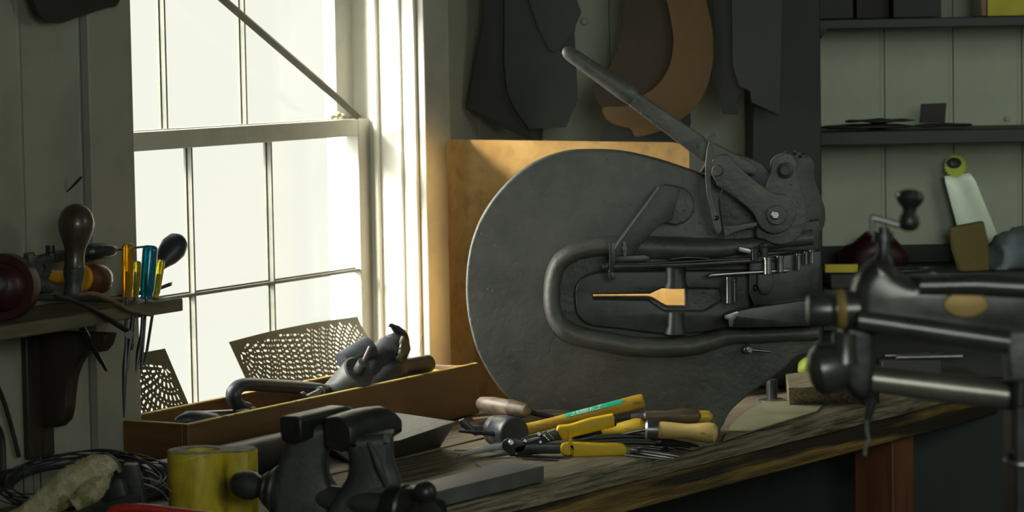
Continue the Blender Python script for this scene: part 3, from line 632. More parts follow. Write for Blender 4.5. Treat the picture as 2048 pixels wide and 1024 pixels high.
MB().lathe(S_(58, 506, .12), S_(62, 540, .12), [(0, 10 * k), (.3, 14 * k), (.7, 12 * k), (1, 13 * k)], n=14).build('bearing', cast_d, hd)
# turned knob
kn = thing('turned_knob', 'glossy red-brown turned wooden knob lying on its side behind the bulb-handled tool', 'turned wood', S_(185, 592, .09))
MB().lathe(S_(158, 555, .09), S_(166, 556, .09), [(0, 26 * k), (1, 28 * k)], n=28).build('collar', orange_paint, kn)
MB().lathe(S_(164, 556, .09), S_(213, 559, .09), [(0, 28 * k), (.25, 33 * k), (.6, 33 * k), (.82, 28 * k), (.95, 16 * k), (1, 2 * k)], n=30).build('head', wood_red, kn)
# crank wheel at the frame edge
cw = thing('crank_wheel', 'dark red iron wheel standing on the shelf at the left edge of the picture', 'wheel', S_(10, 640, .17))
MB().lathe(S_(4, 574, .17), S_(38, 572, .14), [(0, 62 * k), (.25, 64 * k), (.5, 60 * k), (.52, 46 * k), (.9, 30 * k), (1, 26 * k)], n=40).build('rim', dark_red, cw)
MB().lathe(S_(-8, 576, .185), S_(5, 574, .17), [(0, 10 * k), (.3, 36 * k), (.6, 44 * k), (1, 48 * k)], n=32).build('hub_plate', dark_red, cw)
MB().lathe(S_(-14, 572, .20), S_(1, 570, .185), [(0, 16 * k), (1, 18 * k)], n=24).build('hub', steel, cw)
# low items
tag(MB().tube([S_(70, 596, .17), S_(160, 596, .17), S_(240, 601, .17)], [.010, .012, .009], n=10, flat=.6).build('flat_wrench', cast_d), 'low dark flat iron lying along the front of the shelf', 'tool')
# screwdrivers through holes in the front edge
def screwdriver(px, y0, y1, rpx, m, label, off, ysh, tip=None, lean=0):
    t = thing('screwdriver', label, 'screwdriver', S_(px - lean * .8, y1, off), 'screwdrivers stuck through the shelf front')
    k = SR_(1, px, off); a, b = S_(px + lean, y0, off), S_(px - lean, y1, off); ax = (b - a).normalized()
    mb = MB(); u_ = ax.cross(N).normalized(); v_ = u_.cross(ax); rings = []
    prof = [(0, .55), (.015, .8), (.05, .97), (.12, 1.0), (.75, .98), (.85, .9), (.9, .78), (1, .78)]
    for t_, r_ in prof:
        p = a.lerp(b, t_); fl_ = 1 if t_ < .08 else 0
        rings.append([mb.bm.verts.new(p + (u_ * math.cos(6.28318 * j / 24) + v_ * math.sin(6.28318 * j / 24)) * rpx * k * r_ * (1 if fl_ else (1 - .07 * (j % 4 == 0)))) for j in range(24)])
    for r0, r1 in zip(rings, rings[1:]):
        for j in range(24): mb.bm.faces.new((r0[j], r0[(j + 1) % 24], r1[(j + 1) % 24], r1[j]))
    mb.bm.faces.new(rings[0][::-1]); mb.bm.faces.new(rings[-1]); mb.build('handle', m, t, ang=50)
    MB().lathe(b - ax * .05, b + ax * ((ysh - y1) * k), [(0, 3 * k), (.9, 3 * k), (.93, 4.2 * k), (1, 2 * k)], n=10).build('blade', steel_d, t)
    return t
screwdriver(255, 487, 594, 12.5, orange_pl, 'amber clear-handled screwdriver, tallest on the left of the blue one', .175, 740, lean=1)
screwdriver(272, 522, 594, 9, yellow_pl, 'short yellow-amber screwdriver tucked between the amber and blue handles', .13, 700, lean=2)
screwdriver(297, 491, 598, 15.5, blue_pl, 'translucent blue-handled screwdriver standing in the shelf front', .180, 742, lean=4)
screwdriver(316, 520, 597, 9, yellow_pl, 'bright yellow clear screwdriver right of the blue one', .150, 735, lean=6)
# dark egg handle
eg = thing('egg_handled_tool', 'dark blue-grey egg-shaped handle leaning right behind the screwdrivers', 'hand tool', S_(318, 590, .10))
k = SR_(1, 340, .10)
MB().lathe(S_(362, 476, .10), S_(316, 535, .10), [(0, 4 * k), (.04, 14 * k), (.15, 23 * k), (.35, 27 * k), (.6, 23 * k), (.85, 14 * k), (1, 11 * k)], n=30).build('handle', blue_iron, eg)
MB().tube([S_(318, 532, .10), S_(292, 596, .10)], [6 * k, 4 * k], n=12).build('shank', steel_d, eg)
tag(MB().front([(210, 596), (318, 574), (335, 567), (343, 565), (342, 572), (320, 580), (230, 603)], wallY(270, .06), .02, .002).build('file', steel_d), 'dark narrow file lying on the shelf with its tip over the window', 'file')
# callipers and dividers hanging over the shelf edge
dv = thing('divider_legs', 'long curved pair of dividers hanging down over the front of the shelf', 'dividers', S_(190, 640, .215))
def dvt(pts, rs, nm, o=.214, root=None, m=steel_d):
    q = smooth([tuple(list(S_(x, y, o)) + [r * k]) for (x, y), r in zip(pts, rs)], 4, closed=False)
    return MB().tube([V(p[:3]) for p in q], [p[3] for p in q], n=10, flat=.7).build(nm, m, root)
dvt([(110, 592), (150, 603), (200, 628), (252, 660), (264, 668)], [4, 5, 6, 8, 5], 'leg', root=dv)
dvt([(266, 632), (262, 668), (258, 700), (254, 742)], [3, 5, 3.5, 2.5], 'leg', root=dv)
dvt([(252, 640), (252, 690), (249, 745), (248, 835)], [3, 3, 5, 1.6], 'leg', root=dv)
MB().lathe(S_(258, 669, .222), S_(258, 669, .205), [(0, 8 * k), (1, 8 * k)], n=16).build('joint', steel_d, dv)
for nm, lab, pts, rs in (('scriber', 'thin dark scriber hanging below the blue screwdriver, its lower end pointed', [(285, 628), (283, 670), (277, 705), (272, 744)], [3, 4, 5, 1.5]),
                         ('calliper_leg', 'curved leg of a calliper arching over the shelf edge to the right', [(156, 590), (185, 588), (225, 603), (262, 622), (303, 630)], [4, 7, 8, 6, 5]),
                         ('steel_punch', 'short tapered steel punch slanting down from under the shelf', [(162, 652), (180, 684), (196, 712), (213, 741)], [8, 7, 6, 3.5])):
    q = smooth([tuple(list(S_(x, y, .212 if nm != 'steel_punch' else .16)) + [r * k]) for (x, y), r in zip(pts, rs)], 4, closed=False)
    tag(MB().tube([V(p[:3]) for p in q], [p[3] for p in q], n=10, flat=.7).build(nm, wood_old if nm == 'calliper_leg' else steel_d), lab, 'tool')
# rods leaning on the wall at the left edge
for pts, rs, lab in (([(-20, 740), (10, 810), (38, 914)], [4, 5, 5], 'dark flat iron strip leaning on the wall at the left edge'), ([(-8, 850), (4, 880), (6, 975)], [6, 7, 6], 'dark rod end at the very left edge above the wire coil')):
    q = smooth([S_(x, y, .03) for x, y in pts], 4, closed=False); k2 = SR_(1, 20, .03)
    tag(MB().tube(q, [rs[1] * k2] * len(q), n=8, flat=.6).build('iron_strip', wood_dark), lab, 'iron strip')
# hanging thing top left, nail
tag(MB().plate([smooth([(60, -60), (70, 5), (84, 36), (118, 47), (150, 38), (182, 27), (215, 17), (236, 11), (240, -20), (200, -70)], 4)], W(0, .05, 0), D, Z, .012, .003).build('iron_pattern', sheet_d), 'dark curved iron shape hanging on the wall at the upper left corner', 'hanging iron')
tag(MB().tube([onplane(163, 354, W(0, .035, 0), N), onplane(150, 368, W(0, .02, 0), N), onplane(134, 384, W(0, .001, 0), N)], [.004, .004, .002], n=8, flat=.6).build('bent_nail', steel_d), 'small bent nail sticking out of the wall above the round handle', 'nail')

# ================================================================ POST VISE
YV = 5.02
vise = thing('post_vise', 'big black leg vise with two long jaws at the front of the bench', 'vise', V((A(660, 900, YV).x, YV, 0)))
def jaw(p0, p1, wdt, hgt, nm, prof):
    a = A(*p0, YV + .0); L = 0.178 if nm == 'front_jaw' else .185
    mb = MB(); n = 14; rows = []
    for i in range(n + 1):
        t = i / n; c = a + D * (L * t); z_ = (0 if nm == 'rear_jaw' else .004 * math.sin(t * 3.1)) - (.012 * max(0, (t - .8) / .2) ** 2 if nm == 'front_jaw' else .006 * max(0, (t - .85) / .15) ** 2)
        q = []
        for (o_, zz) in prof:
            lo = 1.0 if nm == 'rear_jaw' else 1 - .25 * max(0, (t - .75) / .25) ** 2
            q.append(mb.bm.verts.new(c + N * (o_ * wdt) + Z * (zz * hgt * lo + z_)))
        rows.append(q)
    m_ = len(prof)
    for r0, r1 in zip(rows, rows[1:]):
        for k_ in range(m_): mb.bm.faces.new((r0[k_], r0[(k_ + 1) % m_], r1[(k_ + 1) % m_], r1[k_]))
    mb.bm.faces.new(rows[0]); mb.bm.faces.new(rows[-1][::-1])
    mb.build(nm, steel_d, vise, bevel=.004, ang=50)
    return a
YVR, YVF = YV, YV
jaw((562, 832), None, .034, .046, 'rear_jaw', [(0, 0), (1, 0), (1.25, -.12), (1.25, -.9), (.9, -1.05), (0, -1), (-.12, -.6), (-.12, -.1)])
jaw((648, 836), None, .050, .056, 'front_jaw', [(0, 0), (.5, .06), (.9, -.04), (1.15, -.3), (1.15, -.8), (.7, -1.1), (0, -.95), (-.05, -.4)])
def limb(pts, nm, off=0, flat=1.0):
    q = smooth([tuple(list(A(x, y, Y_)) + [r]) for x, y, r, Y_ in pts], 5, closed=False)
    return MB().tube([V(p[:3]) for p in q], [R(p[3], YV) for p in q], n=16, flat=flat, up=D).build(nm, steel_d, vise, ang=60)
rl_p = smooth([(574, 862), (567, 900), (555, 938), (546, 990), (546, 1058)], 4, closed=False) + smooth([(696, 1058), (684, 1005), (674, 988), (658, 965), (652, 930), (660, 895), (672, 862), (640, 850)], 4, closed=False)
MB().front(rl_p, 5.035, .09, .014).build('rear_leg', cast_d, vise, ang=60)
fl_p = smooth([(668, 876), (684, 890), (697, 920), (692, 962), (668, 998), (655, 1024), (650, 1060)], 4, closed=False) + smooth([(815, 1062), (812, 1020), (792, 988), (800, 974), (797, 958), (786, 925), (784, 880), (780, 868), (700, 872)], 4, closed=False)
MB().front(fl_p, 5.005, .085, .016).build('front_leg', cast_d, vise, ang=60)
MB().tube([A(736, 885, 5.006), A(748, 908, 5.0), A(758, 935, 4.998), A(772, 972, 5.006)], [R(4, 5), R(7, 5), R(9, 5), R(6, 5)], n=10, up=YA, flat=1.2).build('web_ridge', cast_d, vise)
pl = A(700, 1040, 4.94)
MB().tube([pl, V((pl.x, pl.y, .55)), V((pl.x, pl.y, .0))], [.05, .028, .022], n=14, up=YA).build('floor_post', steel_d, vise)
sa, sb = A(461, 965, 5.14), A(880, 1030, 4.95); SLn = (sb - sa).length
def q_(p): return R(p, 5.1)
MB().lathe(sa, sb, [(0, q_(2)), (.01, q_(14)), (.035, q_(25)), (.075, q_(30)), (.115, q_(28)), (.15, q_(19)), (.165, q_(18)), (.17, q_(30)), (.2, q_(40)), (.215, q_(36)), (.22, q_(46)), (.25, q_(56)), (.265, q_(52)), (.27, q_(58)), (.30, q_(60)), (.32, q_(40))], n=36).build('screw_box', cast_d, vise, ang=28)
MB().lathe(sa.lerp(sb, .32), sa.lerp(sb, .80), [(0, q_(24)), (.5, q_(27)), (.6, q_(27)), (1, q_(24))], n=28).build('screw', cast_d, vise)
MB().lathe(sa.lerp(sb, .76), sa.lerp(sb, 1.0), [(0, q_(40)), (.3, q_(50)), (.35, q_(46)), (.6, q_(46)), (1, q_(30))], n=30).build('screw_head', steel_d, vise, ang=28)
hnd = MB(); ha = A(850, 985, 4.9); hnd.ball(ha, q_(23)); hnd.lathe(A(851, 1003, 4.9), A(848, 1075, 4.9), [(0, q_(14)), (.1, q_(24)), (.35, q_(38)), (.6, q_(38)), (1, q_(20))], n=28)
hnd.build('handle_ball', steel_d, vise)

# ================================================================ NEAR BENCH ITEMS
# yellow wooden block with bored hole and a keyhole-shaped side
yb = thing('bored_block', 'yellow-stained wooden block with a wide bored hole and cracked end grain, left of the vise', 'wooden block', V((A(400, 950, 5.27).x, 5.27, .85)))
yc = V((A(397, 950, 5.27).x, 5.27, 0)); zt = onplane(397, 900, V((0, 5.27, 0)), YA).z
pol = circ(0, 0, .056, .056, 40, 28, 332)
lobe = [(.047, -.030), (.053, -.034), (.075, -.040), (.094, -.036), (.106, -.020), (.108, .01), (.100, .034), (.075, .040), (.055, .034)]
pol = pol + lobe if pol[-1][1] < 0 else pol + lobe[::-1]
pol = [(x * 1.04, y * 1.04) for x, y in pol]
mb = MB().plate([pol, circ(.008, .004, .033, .030, 28)], yc + Z * zt, X, YA, zt - .851, .002, px=False); mb.build('body', yel_block, yb)
mb = MB().plate([[(x * .985, y * .985) for x, y in pol], circ(.008, .004, .0335, .0305, 28)], yc + Z * (zt + .0012), X, YA, .0025, .0005, px=False); mb.build('end_grain', block_top, yb)
# long round stake lying beside the box
def L_(px, off, z): # point above bench at lane off
    Y_ = wallY(px, off); x = (px - PPX) / F_PX * Y_; return V((x, Y_, z))
tag(MB().lathe(L_(262, .245, .889), L_(618, .245, .889), [(0, .030), (.01, .036), (.5, .038), (.99, .036), (1, .03)], n=32).build('round_stake_bar', blue_iron), 'thick round black iron bar lying along the front of the wooden box behind the vise', 'iron bar')
# wedge-ended anvil block
tpz = .925
tops = [B(640, 838, tpz), B(735, 822, tpz), B(800, 826, tpz), B(913, 843, tpz), B(800, 881, tpz), B(700, 893, tpz)]
bots = [B(650, 905, .851), B(735, 880, .851), B(800, 872, .851), B(882, 893, .851), B(800, 915, .851), B(700, 925, .851)]
tag(MB().prism(tops, bots).build('stake_block', cast, bevel=.003), 'heavy flat-topped iron block with a slanting pointed end lying right of the vise', 'iron block')
fb = [B(1002, 923, .882), B(1088, 932, .882), B(872, 984, .882), B(780, 1012, .882), B(770, 985, .882)]
tag(MB().prism(fb, [V((p.x, p.y, .851)) for p in fb]).build('flat_steel_bar', mat('mill_steel', (.13, .13, .14), (.19, .19, .20), .48, .5, scale=14, bump=.1), bevel=.0015), 'smooth flat grey steel bar on the front corner of the bench', 'steel bar')
tag(MB().tube([B(938, 917, .8515), B(948, 925, .853), B(962, 934, .8515)], [.0007] * 3, n=5).build('wire_offcut', steel_b), 'short bright wire offcut on the bench above the flat bar', 'wire')
# coil of wire
coil = thing('wire_coil', 'loose coil of black wire lying at the far left of the bench', 'wire coil', V((A(170, 990, 5.3).x, 5.3, .85)))
for i in range(11):
    cc = A(165 + random.uniform(-12, 14), 962 + random.uniform(-6, 6), 5.3); rx = (.165 + random.uniform(-.02, .014)); ry = .11 + random.uniform(-.015, .01); t0 = random.random() * 6
    tilt = .30 + random.uniform(-.10, .06)
    p = [cc + X * (rx * math.cos(a_)) + YA * (ry * math.sin(a_)) + Z * (ry * tilt * math.sin(a_) + .006 * math.sin(3 * a_ + t0)) for a_ in [6.28318 * j / 64 for j in range(64)]]
    MB().tube(p, .0013 if i % 3 else .0019, n=6, closed=True, up=Z).build('wire_turn', blk_rub if i % 2 else steel_d, coil)
for x_, y0_, y1_ in ((80, 912, 976), (46, 930, 985)):
    MB().tube([A(x_, y0_, 5.36), A(x_ + 2, y1_, 5.3)], .0012, n=6).build('wire_tie', blk_rub, coil)
mb = MB(); cc = A(150, 968, 5.32)
p = [cc + X * (.125 * math.cos(a_)) + YA * (.085 * math.sin(a_)) + Z * (.03 * math.sin(a_)) for a_ in [3.14159 * j / 30 for j in range(31)]]
mb.tube(p, .0075, n=8, flat=1.4, up=Z, closed=False).build('bundle', blk_rub, coil)
for i, (pp) in enumerate(([(285, 955), (318, 965), (345, 985)], [(288, 968), (318, 980), (338, 1000)], [(290, 940), (312, 950), (336, 972)])):
    q = smooth([A(x, y, 5.2) for x, y in pp], 5, closed=False); MB().tube(q, .0012, n=6).build('loose_end', steel, coil)
# fleecy roller sleeve
def hairs(mb, n):
    mb.bm.normal_update(); fs = list(mb.bm.faces); rr = random.Random(5)
    new = []
    for _ in range(n):
        f = rr.choice(fs); c = f.calc_center_median() + V((rr.uniform(-1, 1), rr.uniform(-1, 1), rr.uniform(-1, 1))) * .0015
        nn = (f.normal + V((rr.uniform(-1, 1), rr.uniform(-1, 1), rr.uniform(-1, 1) - .25)) * .75).normalized()
        sd_ = nn.cross(V((rr.uniform(-1, 1), rr.uniform(-1, 1), rr.uniform(-1, 1)))).normalized() * .0007
        new.append((c - sd_ - nn * .001, c + sd_ - nn * .001, c + nn * rr.uniform(.003, .0075)))
    for a_, b_, c_ in new: mb.bm.faces.new((mb.bm.verts.new(a_), mb.bm.verts.new(b_), mb.bm.verts.new(c_)))
wr = thing('fleece_mop', 'grubby fleecy dusting mop head lying over the black brackets', 'mop', A(120, 1010, 5.1))
fp = smooth([(28, 1042, 18), (60, 1026, 24), (110, 995, 32), (155, 962, 38), (192, 945, 36), (218, 944, 27), (224, 946, 14)], 8, closed=False)
mb = MB().tube([A(x, y, 5.1) for x, y, r in fp], [R(r * .95, 5.1) for x, y, r in fp], n=44, jit=.10)
bmesh.ops.subdivide_edges(mb.bm, edges=mb.bm.edges[:], cuts=2, use_grid_fill=True)
mb.rough(.004, 30); hairs(mb, 9000); mb.build('fleece', wool, wr, ang=180)
fp = smooth([(150, 1010, 16), (180, 985, 20), (200, 968, 17), (216, 966, 9)], 8, closed=False)
mb = MB().tube([A(x, y, 5.06) for x, y, r in fp], [R(r, 5.1) for x, y, r in fp], n=32, jit=.10); bmesh.ops.subdivide_edges(mb.bm, edges=mb.bm.edges[:], cuts=2, use_grid_fill=True)
mb.rough(.003, 40); hairs(mb, 3500); mb.build('fleece_flap', wool, wr, ang=180)
MB().tube([A(-20, 1052, 5.1), A(40, 1034, 5.1)], [R(13, 5.1)] * 2, n=14).build('handle', wood_old, wr)
MB().tube(smooth([A(180, 925, 5.16), A(205, 915, 5.16), A(225, 925, 5.16), A(238, 945, 5.16)], 4, closed=False), [R(11, 5.1)] * 13, n=12).build('metal_loop', steel_d, wr)
# black brackets
for i, (poly, Y_, lab) in enumerate(((([(247, 930), (272, 931), (300, 1040), (228, 1040), (218, 960)]), 5.16, 'tall black folded-steel bracket standing behind the fleecy mop, the taller of two'),
                                     (([(226, 960), (243, 962), (256, 1000), (230, 1045), (196, 1045), (206, 985)]), 5.10, 'lower black folded-steel bracket in front of the taller one'))):
    o = MB().front(poly, Y_, .035, .001).build('steel_bracket', steel_d); tag(o, lab, 'bracket', 'black brackets by the mop')
ed = MB(); a1, a2 = A(160, 1019, 4.98), A(284, 988, 4.98); b1 = A(160, 1030, 5.05)
ed.prism([A(158, 1020, 5.02), A(284, 989, 5.02), A(262, 986, 5.12), A(190, 1003, 5.12)], [A(158, 1085, 5.02), A(290, 1080, 5.02), A(262, 1075, 5.12), A(190, 1075, 5.12)])
tag(ed.build('folded_steel_channel', steel_d, bevel=.0008), 'black folded steel channel with a bright edge in front of the mop', 'channel')
tag(MB().tube(smooth([A(218, 1030, 4.9), A(235, 1018, 4.9), A(290, 1017, 4.9), A(350, 1024, 4.9), A(430, 1034, 4.9)], 5, closed=False), [R(6, 4.9)] + [R(9.5, 4.9)] * 20, n=14).build('red_gripped_tool', red_pl), 'glossy red plastic grip of a tool at the bottom edge left of the vise', 'tool')
tag(MB().box(A(300, 1002, 5.3) - Z * .02, (.10, .05, .03)).build('steel_tray', steel_d, bevel=.002), 'dark flat steel piece showing between the brackets and the yellow block', 'steel piece')

# ================================================================ TOOLS ON THE BENCH
ml = thing('mallet', 'small mallet with a black rubber head and a yellow wooden handle bearing a green sticker', 'mallet', B(1018, 890))
ha, hb = A(1002, 860, 6.10), A(1026, 865, 6.01); r = R(33, 6.05)
MB().lathe(A(993, 861, 6.12), A(1030, 866, 6.02), [(0, r * .88), (.03, r * .97), (.25, r), (.28, r * .97), (.32, r), (.92, r * .98), (.97, r * .93), (1, r * .85)], n=36).build('head', blk_rub, ml)
hp = smooth([(1036, 862, 15.5), (1060, 857, 14), (1100, 847, 13), (1160, 832, 14), (1230, 815, 16), (1280, 803, 17), (1288, 801, 14)], 5, closed=False)
mhan = MB().tube([A(x, y, 6.08) for x, y, r_ in hp], [R(r_, 6.08) * .86 for x, y, r_ in hp], n=22).build('handle', wood_gold, ml)
# sticker: a thin band following the handle, with lettering
st0, st1 = V(A(1132, 833, 6.08)), V(A(1245, 805, 6.08)); dx = (st1 - st0); Ls = dx.length; dx.normalize(); vw = (EYE - st0).normalized(); sup = dx.cross(vw).normalized(); sup = sup if sup.z > 0 else -sup; vn = dx.cross(sup).normalized(); vn = vn if vn.dot(vw) > 0 else -vn
def on_handle(t, a_): # a_ angle from facing the viewer up
    pc_ = [(1036, 862), (1060, 857), (1100, 847), (1160, 832), (1230, 815), (1280, 803)]
    x = 1132 + (1246 - 1132) * t
    y = None
    for (x0, y0), (x1, y1) in zip(pc_, pc_[1:]):
        if x0 <= x <= x1: y = y0 + (y1 - y0) * (x - x0) / (x1 - x0)
    c = A(x, y, 6.08); rr = R(13.4 + 2.4 * t, 6.08) * .86 + .0009
    return c + (vn * math.cos(a_) + sup * math.sin(a_)) * rr
mb = MB(); g0 = [[mb.bm.verts.new(on_handle(i / 20, .30 + j * .16)) for j in range(7)] for i in range(21)]
for i in range(20):
    for j in range(6): mb.bm.faces.new((g0[i][j], g0[i + 1][j], g0[i + 1][j + 1], g0[i][j + 1]))
stick = mb.build('sticker', green_lab, mhan)
fc = bpy.data.curves.new('lettering', 'FONT'); fc.body = '1 LB. RUBBER MALLET'; fc.size = .0125; fc.extrude = .0001; fc.offset = .0002
fo = bpy.data.objects.new('lettering', fc); COL.objects.link(fo); bpy.context.view_layer.update()
fm = bpy.data.meshes.new_from_object(fo); bpy.data.objects.remove(fo)
xm = max(v_.co.x for v_ in fm.vertices); mb = MB(); vs = []
for v_ in fm.vertices:
    t = .05 + .60 * v_.co.x / xm; a_ = .36 + (v_.co.y / .0125) * 1.05; p = on_handle(t, a_); vs.append(mb.bm.verts.new(p + (vn * math.cos(a_) + sup * math.sin(a_)) * (.0002 + v_.co.z)))
for f_ in fm.polygons:
    try: mb.bm.faces.new([vs[i] for i in f_.vertices])
    except ValueError: pass
mb.build('lettering', white_ink, mhan)

# snips
sn = thing('tin_snips', 'aviation tin snips with two yellow grips and dark curved blades, open on the bench', 'snips', B(1080, 912))
YS = 5.93
def ribbon(px, Y, t, nm, m, bev=.0012): return MB().front(px, Y, t, bev).build(nm, m, sn)
ribbon(smooth([(911, 917), (930, 904), (965, 893), (1000, 886), (1022, 884)], 4, closed=False) + smooth([(1022, 898), (990, 902), (950, 908), (911, 917)], 4, closed=False), YS, .008, 'blade', steel, .001)
ribbon(smooth([(916, 918), (960, 915), (1010, 905), (1030, 902)], 4, closed=False) + [(1030, 909), (985, 915), (940, 918)], YS + .008, .006, 'blade', steel_d, .001)
ribbon([(908, 899), (960, 901), (1010, 903), (1010, 906), (908, 902)], YS + .02, .004, 'blade_edge', steel, .0004)
ribbon(smooth([(1005, 886), (1015, 878), (1040, 879), (1052, 888), (1046, 902), (1022, 906), (1008, 900)], 4), YS - .006, .012, 'pivot_plate', steel_d)
ribbon([(1035, 882), (1058, 872), (1092, 866), (1112, 862), (1118, 868), (1110, 882), (1060, 894), (1045, 898)], YS + .002, .014, 'upper_lever', steel_d)
ribbon(smooth([(1030, 896), (1060, 888), (1098, 888), (1126, 890), (1126, 906), (1085, 908), (1040, 910)], 4), YS - .006, .012, 'lower_lever', steel_d)
ribbon([(1062, 899), (1078, 894), (1098, 894), (1078, 905)], YS - .02, .003, 'cam_plate', steel_d, .0004)
ribbon([(1044, 884), (1052, 879), (1078, 873), (1082, 876), (1052, 887)], YS - .014, .003, 'link_plate', steel, .0004)
for x_, y_, r_ in ((1023, 886, 7.5), (1051, 883, 5), (1079, 869, 5.5), (1088, 871, 4.5), (1081, 885, 4.5)):
    MB().lathe(A(x_, y_, YS - .008), A(x_, y_ - 1, YS - .020), [(0, R(r_, 6)), (.6, R(r_, 6)), (1, R(r_ * .6, 6))], n=16).build('rivet', steel, sn)
sp_ = [A(1090 + t * .9 + 5 * math.sin(t * 1.6), 866 + t * .9 + 5 * math.cos(t * 1.6), YS - .02) for t in [i * .35 for i in range(44)]]
MB().tube(sp_, .0009, n=6).build('spring', steel_b, sn)
ribbon([(1100, 865), (1122, 855), (1130, 862), (1128, 880), (1108, 882)], YS + .02, .012, 'tang', steel_d)
ug = smooth([(1113, 862), (1117, 853), (1140, 850), (1180, 838), (1226, 829)], 4, closed=False) + [(1230, 834), (1230, 853)] + smooth([(1228, 855), (1190, 864), (1150, 874), (1128, 880), (1122, 876)], 4, closed=False)
ugp = MB().front(ug, YS + .012, .026, .005).build('upper_grip', yel_grip, sn)
MB().front([(1227, 830), (1232, 831), (1234, 840), (1233, 852), (1228, 854)], YS + .014, .022, .002).build('grip_end', blk_rub, ugp)
MB().front(smooth([(1121, 892), (1127, 886), (1140, 885)], 4, closed=False) + smooth([(1200, 888), (1240, 889), (1252, 895), (1253, 906), (1248, 912)], 4, closed=False) + smooth([(1200, 914), (1150, 917), (1144, 914), (1142, 900), (1140, 912), (1124, 910), (1120, 902)], 3, closed=False), YS - .012, .030, .006).build('lower_grip', yel_grip, sn)

def chisel(nm, lab, a, b, prof, m, Ya, Yb, fer=None, ferm=None, blade=None, group=None, cat='chisel'):
    t = thing(nm, lab, cat, A(a[0], a[1], Ya) - Z * .015, group); pa, pb = A(*a, Ya), A(*b, Yb); kk = R(1, (Ya + Yb) / 2)
    MB().lathe(pa, pb, [(x, max(r_, .5) * kk) for x, r_ in prof], n=30).build('handle', m, t)
    if fer: MB().lathe(A(*fer[0], Ya), A(*fer[1], Ya), [(0, fer[2] * kk), (.1, fer[2] * kk * 1.03), (.85, fer[2] * kk), (1, fer[2] * kk * .8)], n=28).build('ferrule', ferm or steel, t)
    if blade: MB().tube([A(*blade[0], Ya), A(*blade[1], blade[3] if len(blade) > 3 else Ya)], [blade[2] * kk, blade[2] * kk * .7], n=10, flat=.6).build('blade', steel_d, t)
    return t
HP = [(0, 16), (.08, 18), (.25, 17), (.5, 15.5), (.68, 18), (.85, 21), (.94, 19), (.985, 12), (1, 3)]
chisel('chisel', 'pale wooden chisel handle with a grey steel ferrule, nearest the bench edge', (1314, 860), (1436, 866), HP, wood_lt, 5.98, 5.95, ((1316, 860), (1290, 859), 19.5), steel, ((1294, 859), (1225, 872), 6, 6.02), 'chisels and files in the heap')
chisel('chisel', 'bright yellow chisel handle just right of the upper snips grip', (1205, 862), (1290, 852), [(0, 9), (.3, 11), (.55, 15), (.8, 18), (.93, 16), (.985, 9), (1, 2)], wood_yel, 6.06, 6.04, None, None, ((1207, 861), (1120, 872), 6, 6.08), 'chisels and files in the heap')
chisel('chisel', 'dark worn wooden chisel handle lying behind the pale one', (1285, 833), (1402, 832), [(0, 6), (.05, 11), (.2, 12.5), (.4, 11.5), (.65, 15.5), (.85, 15), (.96, 11), (1, 4)], wood_old, 6.12, 6.12, ((1290, 834), (1262, 836), 8), cast, ((1265, 836), (1190, 846), 5, 6.12), 'chisels and files in the heap')
chisel('chisel', 'yellow chisel handle butt peeping out behind the dark worn one', (1330, 834), (1425, 833), [(0, 8), (.5, 11), (.8, 13), (.93, 12), (1, 4)], wood_yel, 6.16, 6.16, None, None, None, 'chisels and files in the heap')
# old turned handle left of the press
oh = thing('turned_handle_tool', 'worn grey-brown turned wooden handle lying at the foot of the copper sheet', 'chisel', A(1000, 830, 6.25))
MB().lathe(A(958, 806, 6.23), A(1058, 822, 6.11), [(0, R(9, 6)), (.05, R(14, 6)), (.3, R(18, 6)), (.62, R(17, 6)), (.64, R(18.5, 6)), (.67, R(18.5, 6)), (.70, R(17, 6)), (.88, R(16, 6)), (.97, R(12, 6)), (1, R(6, 6))], n=30).build('handle', wood_old, oh)
MB().tube([A(1040, 820, 6.14), A(1120, 838, 6.12)], [R(5, 6), R(5, 6)], n=10).build('tang', steel_d, oh)
# flat irons under the mallet
for i, (p, Y_, th_, m_, nm, lab) in enumerate((
    ([(945, 838), (1010, 832), (1140, 829), (1150, 836), (1145, 846), (1000, 850), (962, 852)], 6.14, .03, wood_old, 'rusty_flat_file', 'broad brown rusty file lying behind the mallet head'),
    ([(917, 842), (928, 838), (948, 856), (962, 870), (950, 872), (922, 854)], 6.10, .02, steel_d, 'scraper_tip', 'small dark angled scraper end left of the mallet'),
    ([(935, 854), (985, 850), (1000, 858), (1000, 870), (940, 868)], 6.12, .03, cast_d, 'iron_bar_end', 'stubby dark iron bar end just left of the mallet head'),
    ([(1065, 824), (1100, 820), (1140, 822), (1150, 836), (1120, 842), (1060, 838)], 6.17, .02, wood_old, 'wooden_scrap', 'brownish wooden scrap behind the mallet handle'))):
    tag(MB().front(p, Y_, th_, .002).build(nm, m_), lab, 'tool')
tag(MB().tube([A(918, 862, 6.06), A(990, 868, 6.04), A(1040, 872, 6.03)], [R(3, 6), R(6, 6), R(6, 6)], n=12).build('round_file', steel_d), 'slim dark round file pointing left from under the mallet head', 'file')
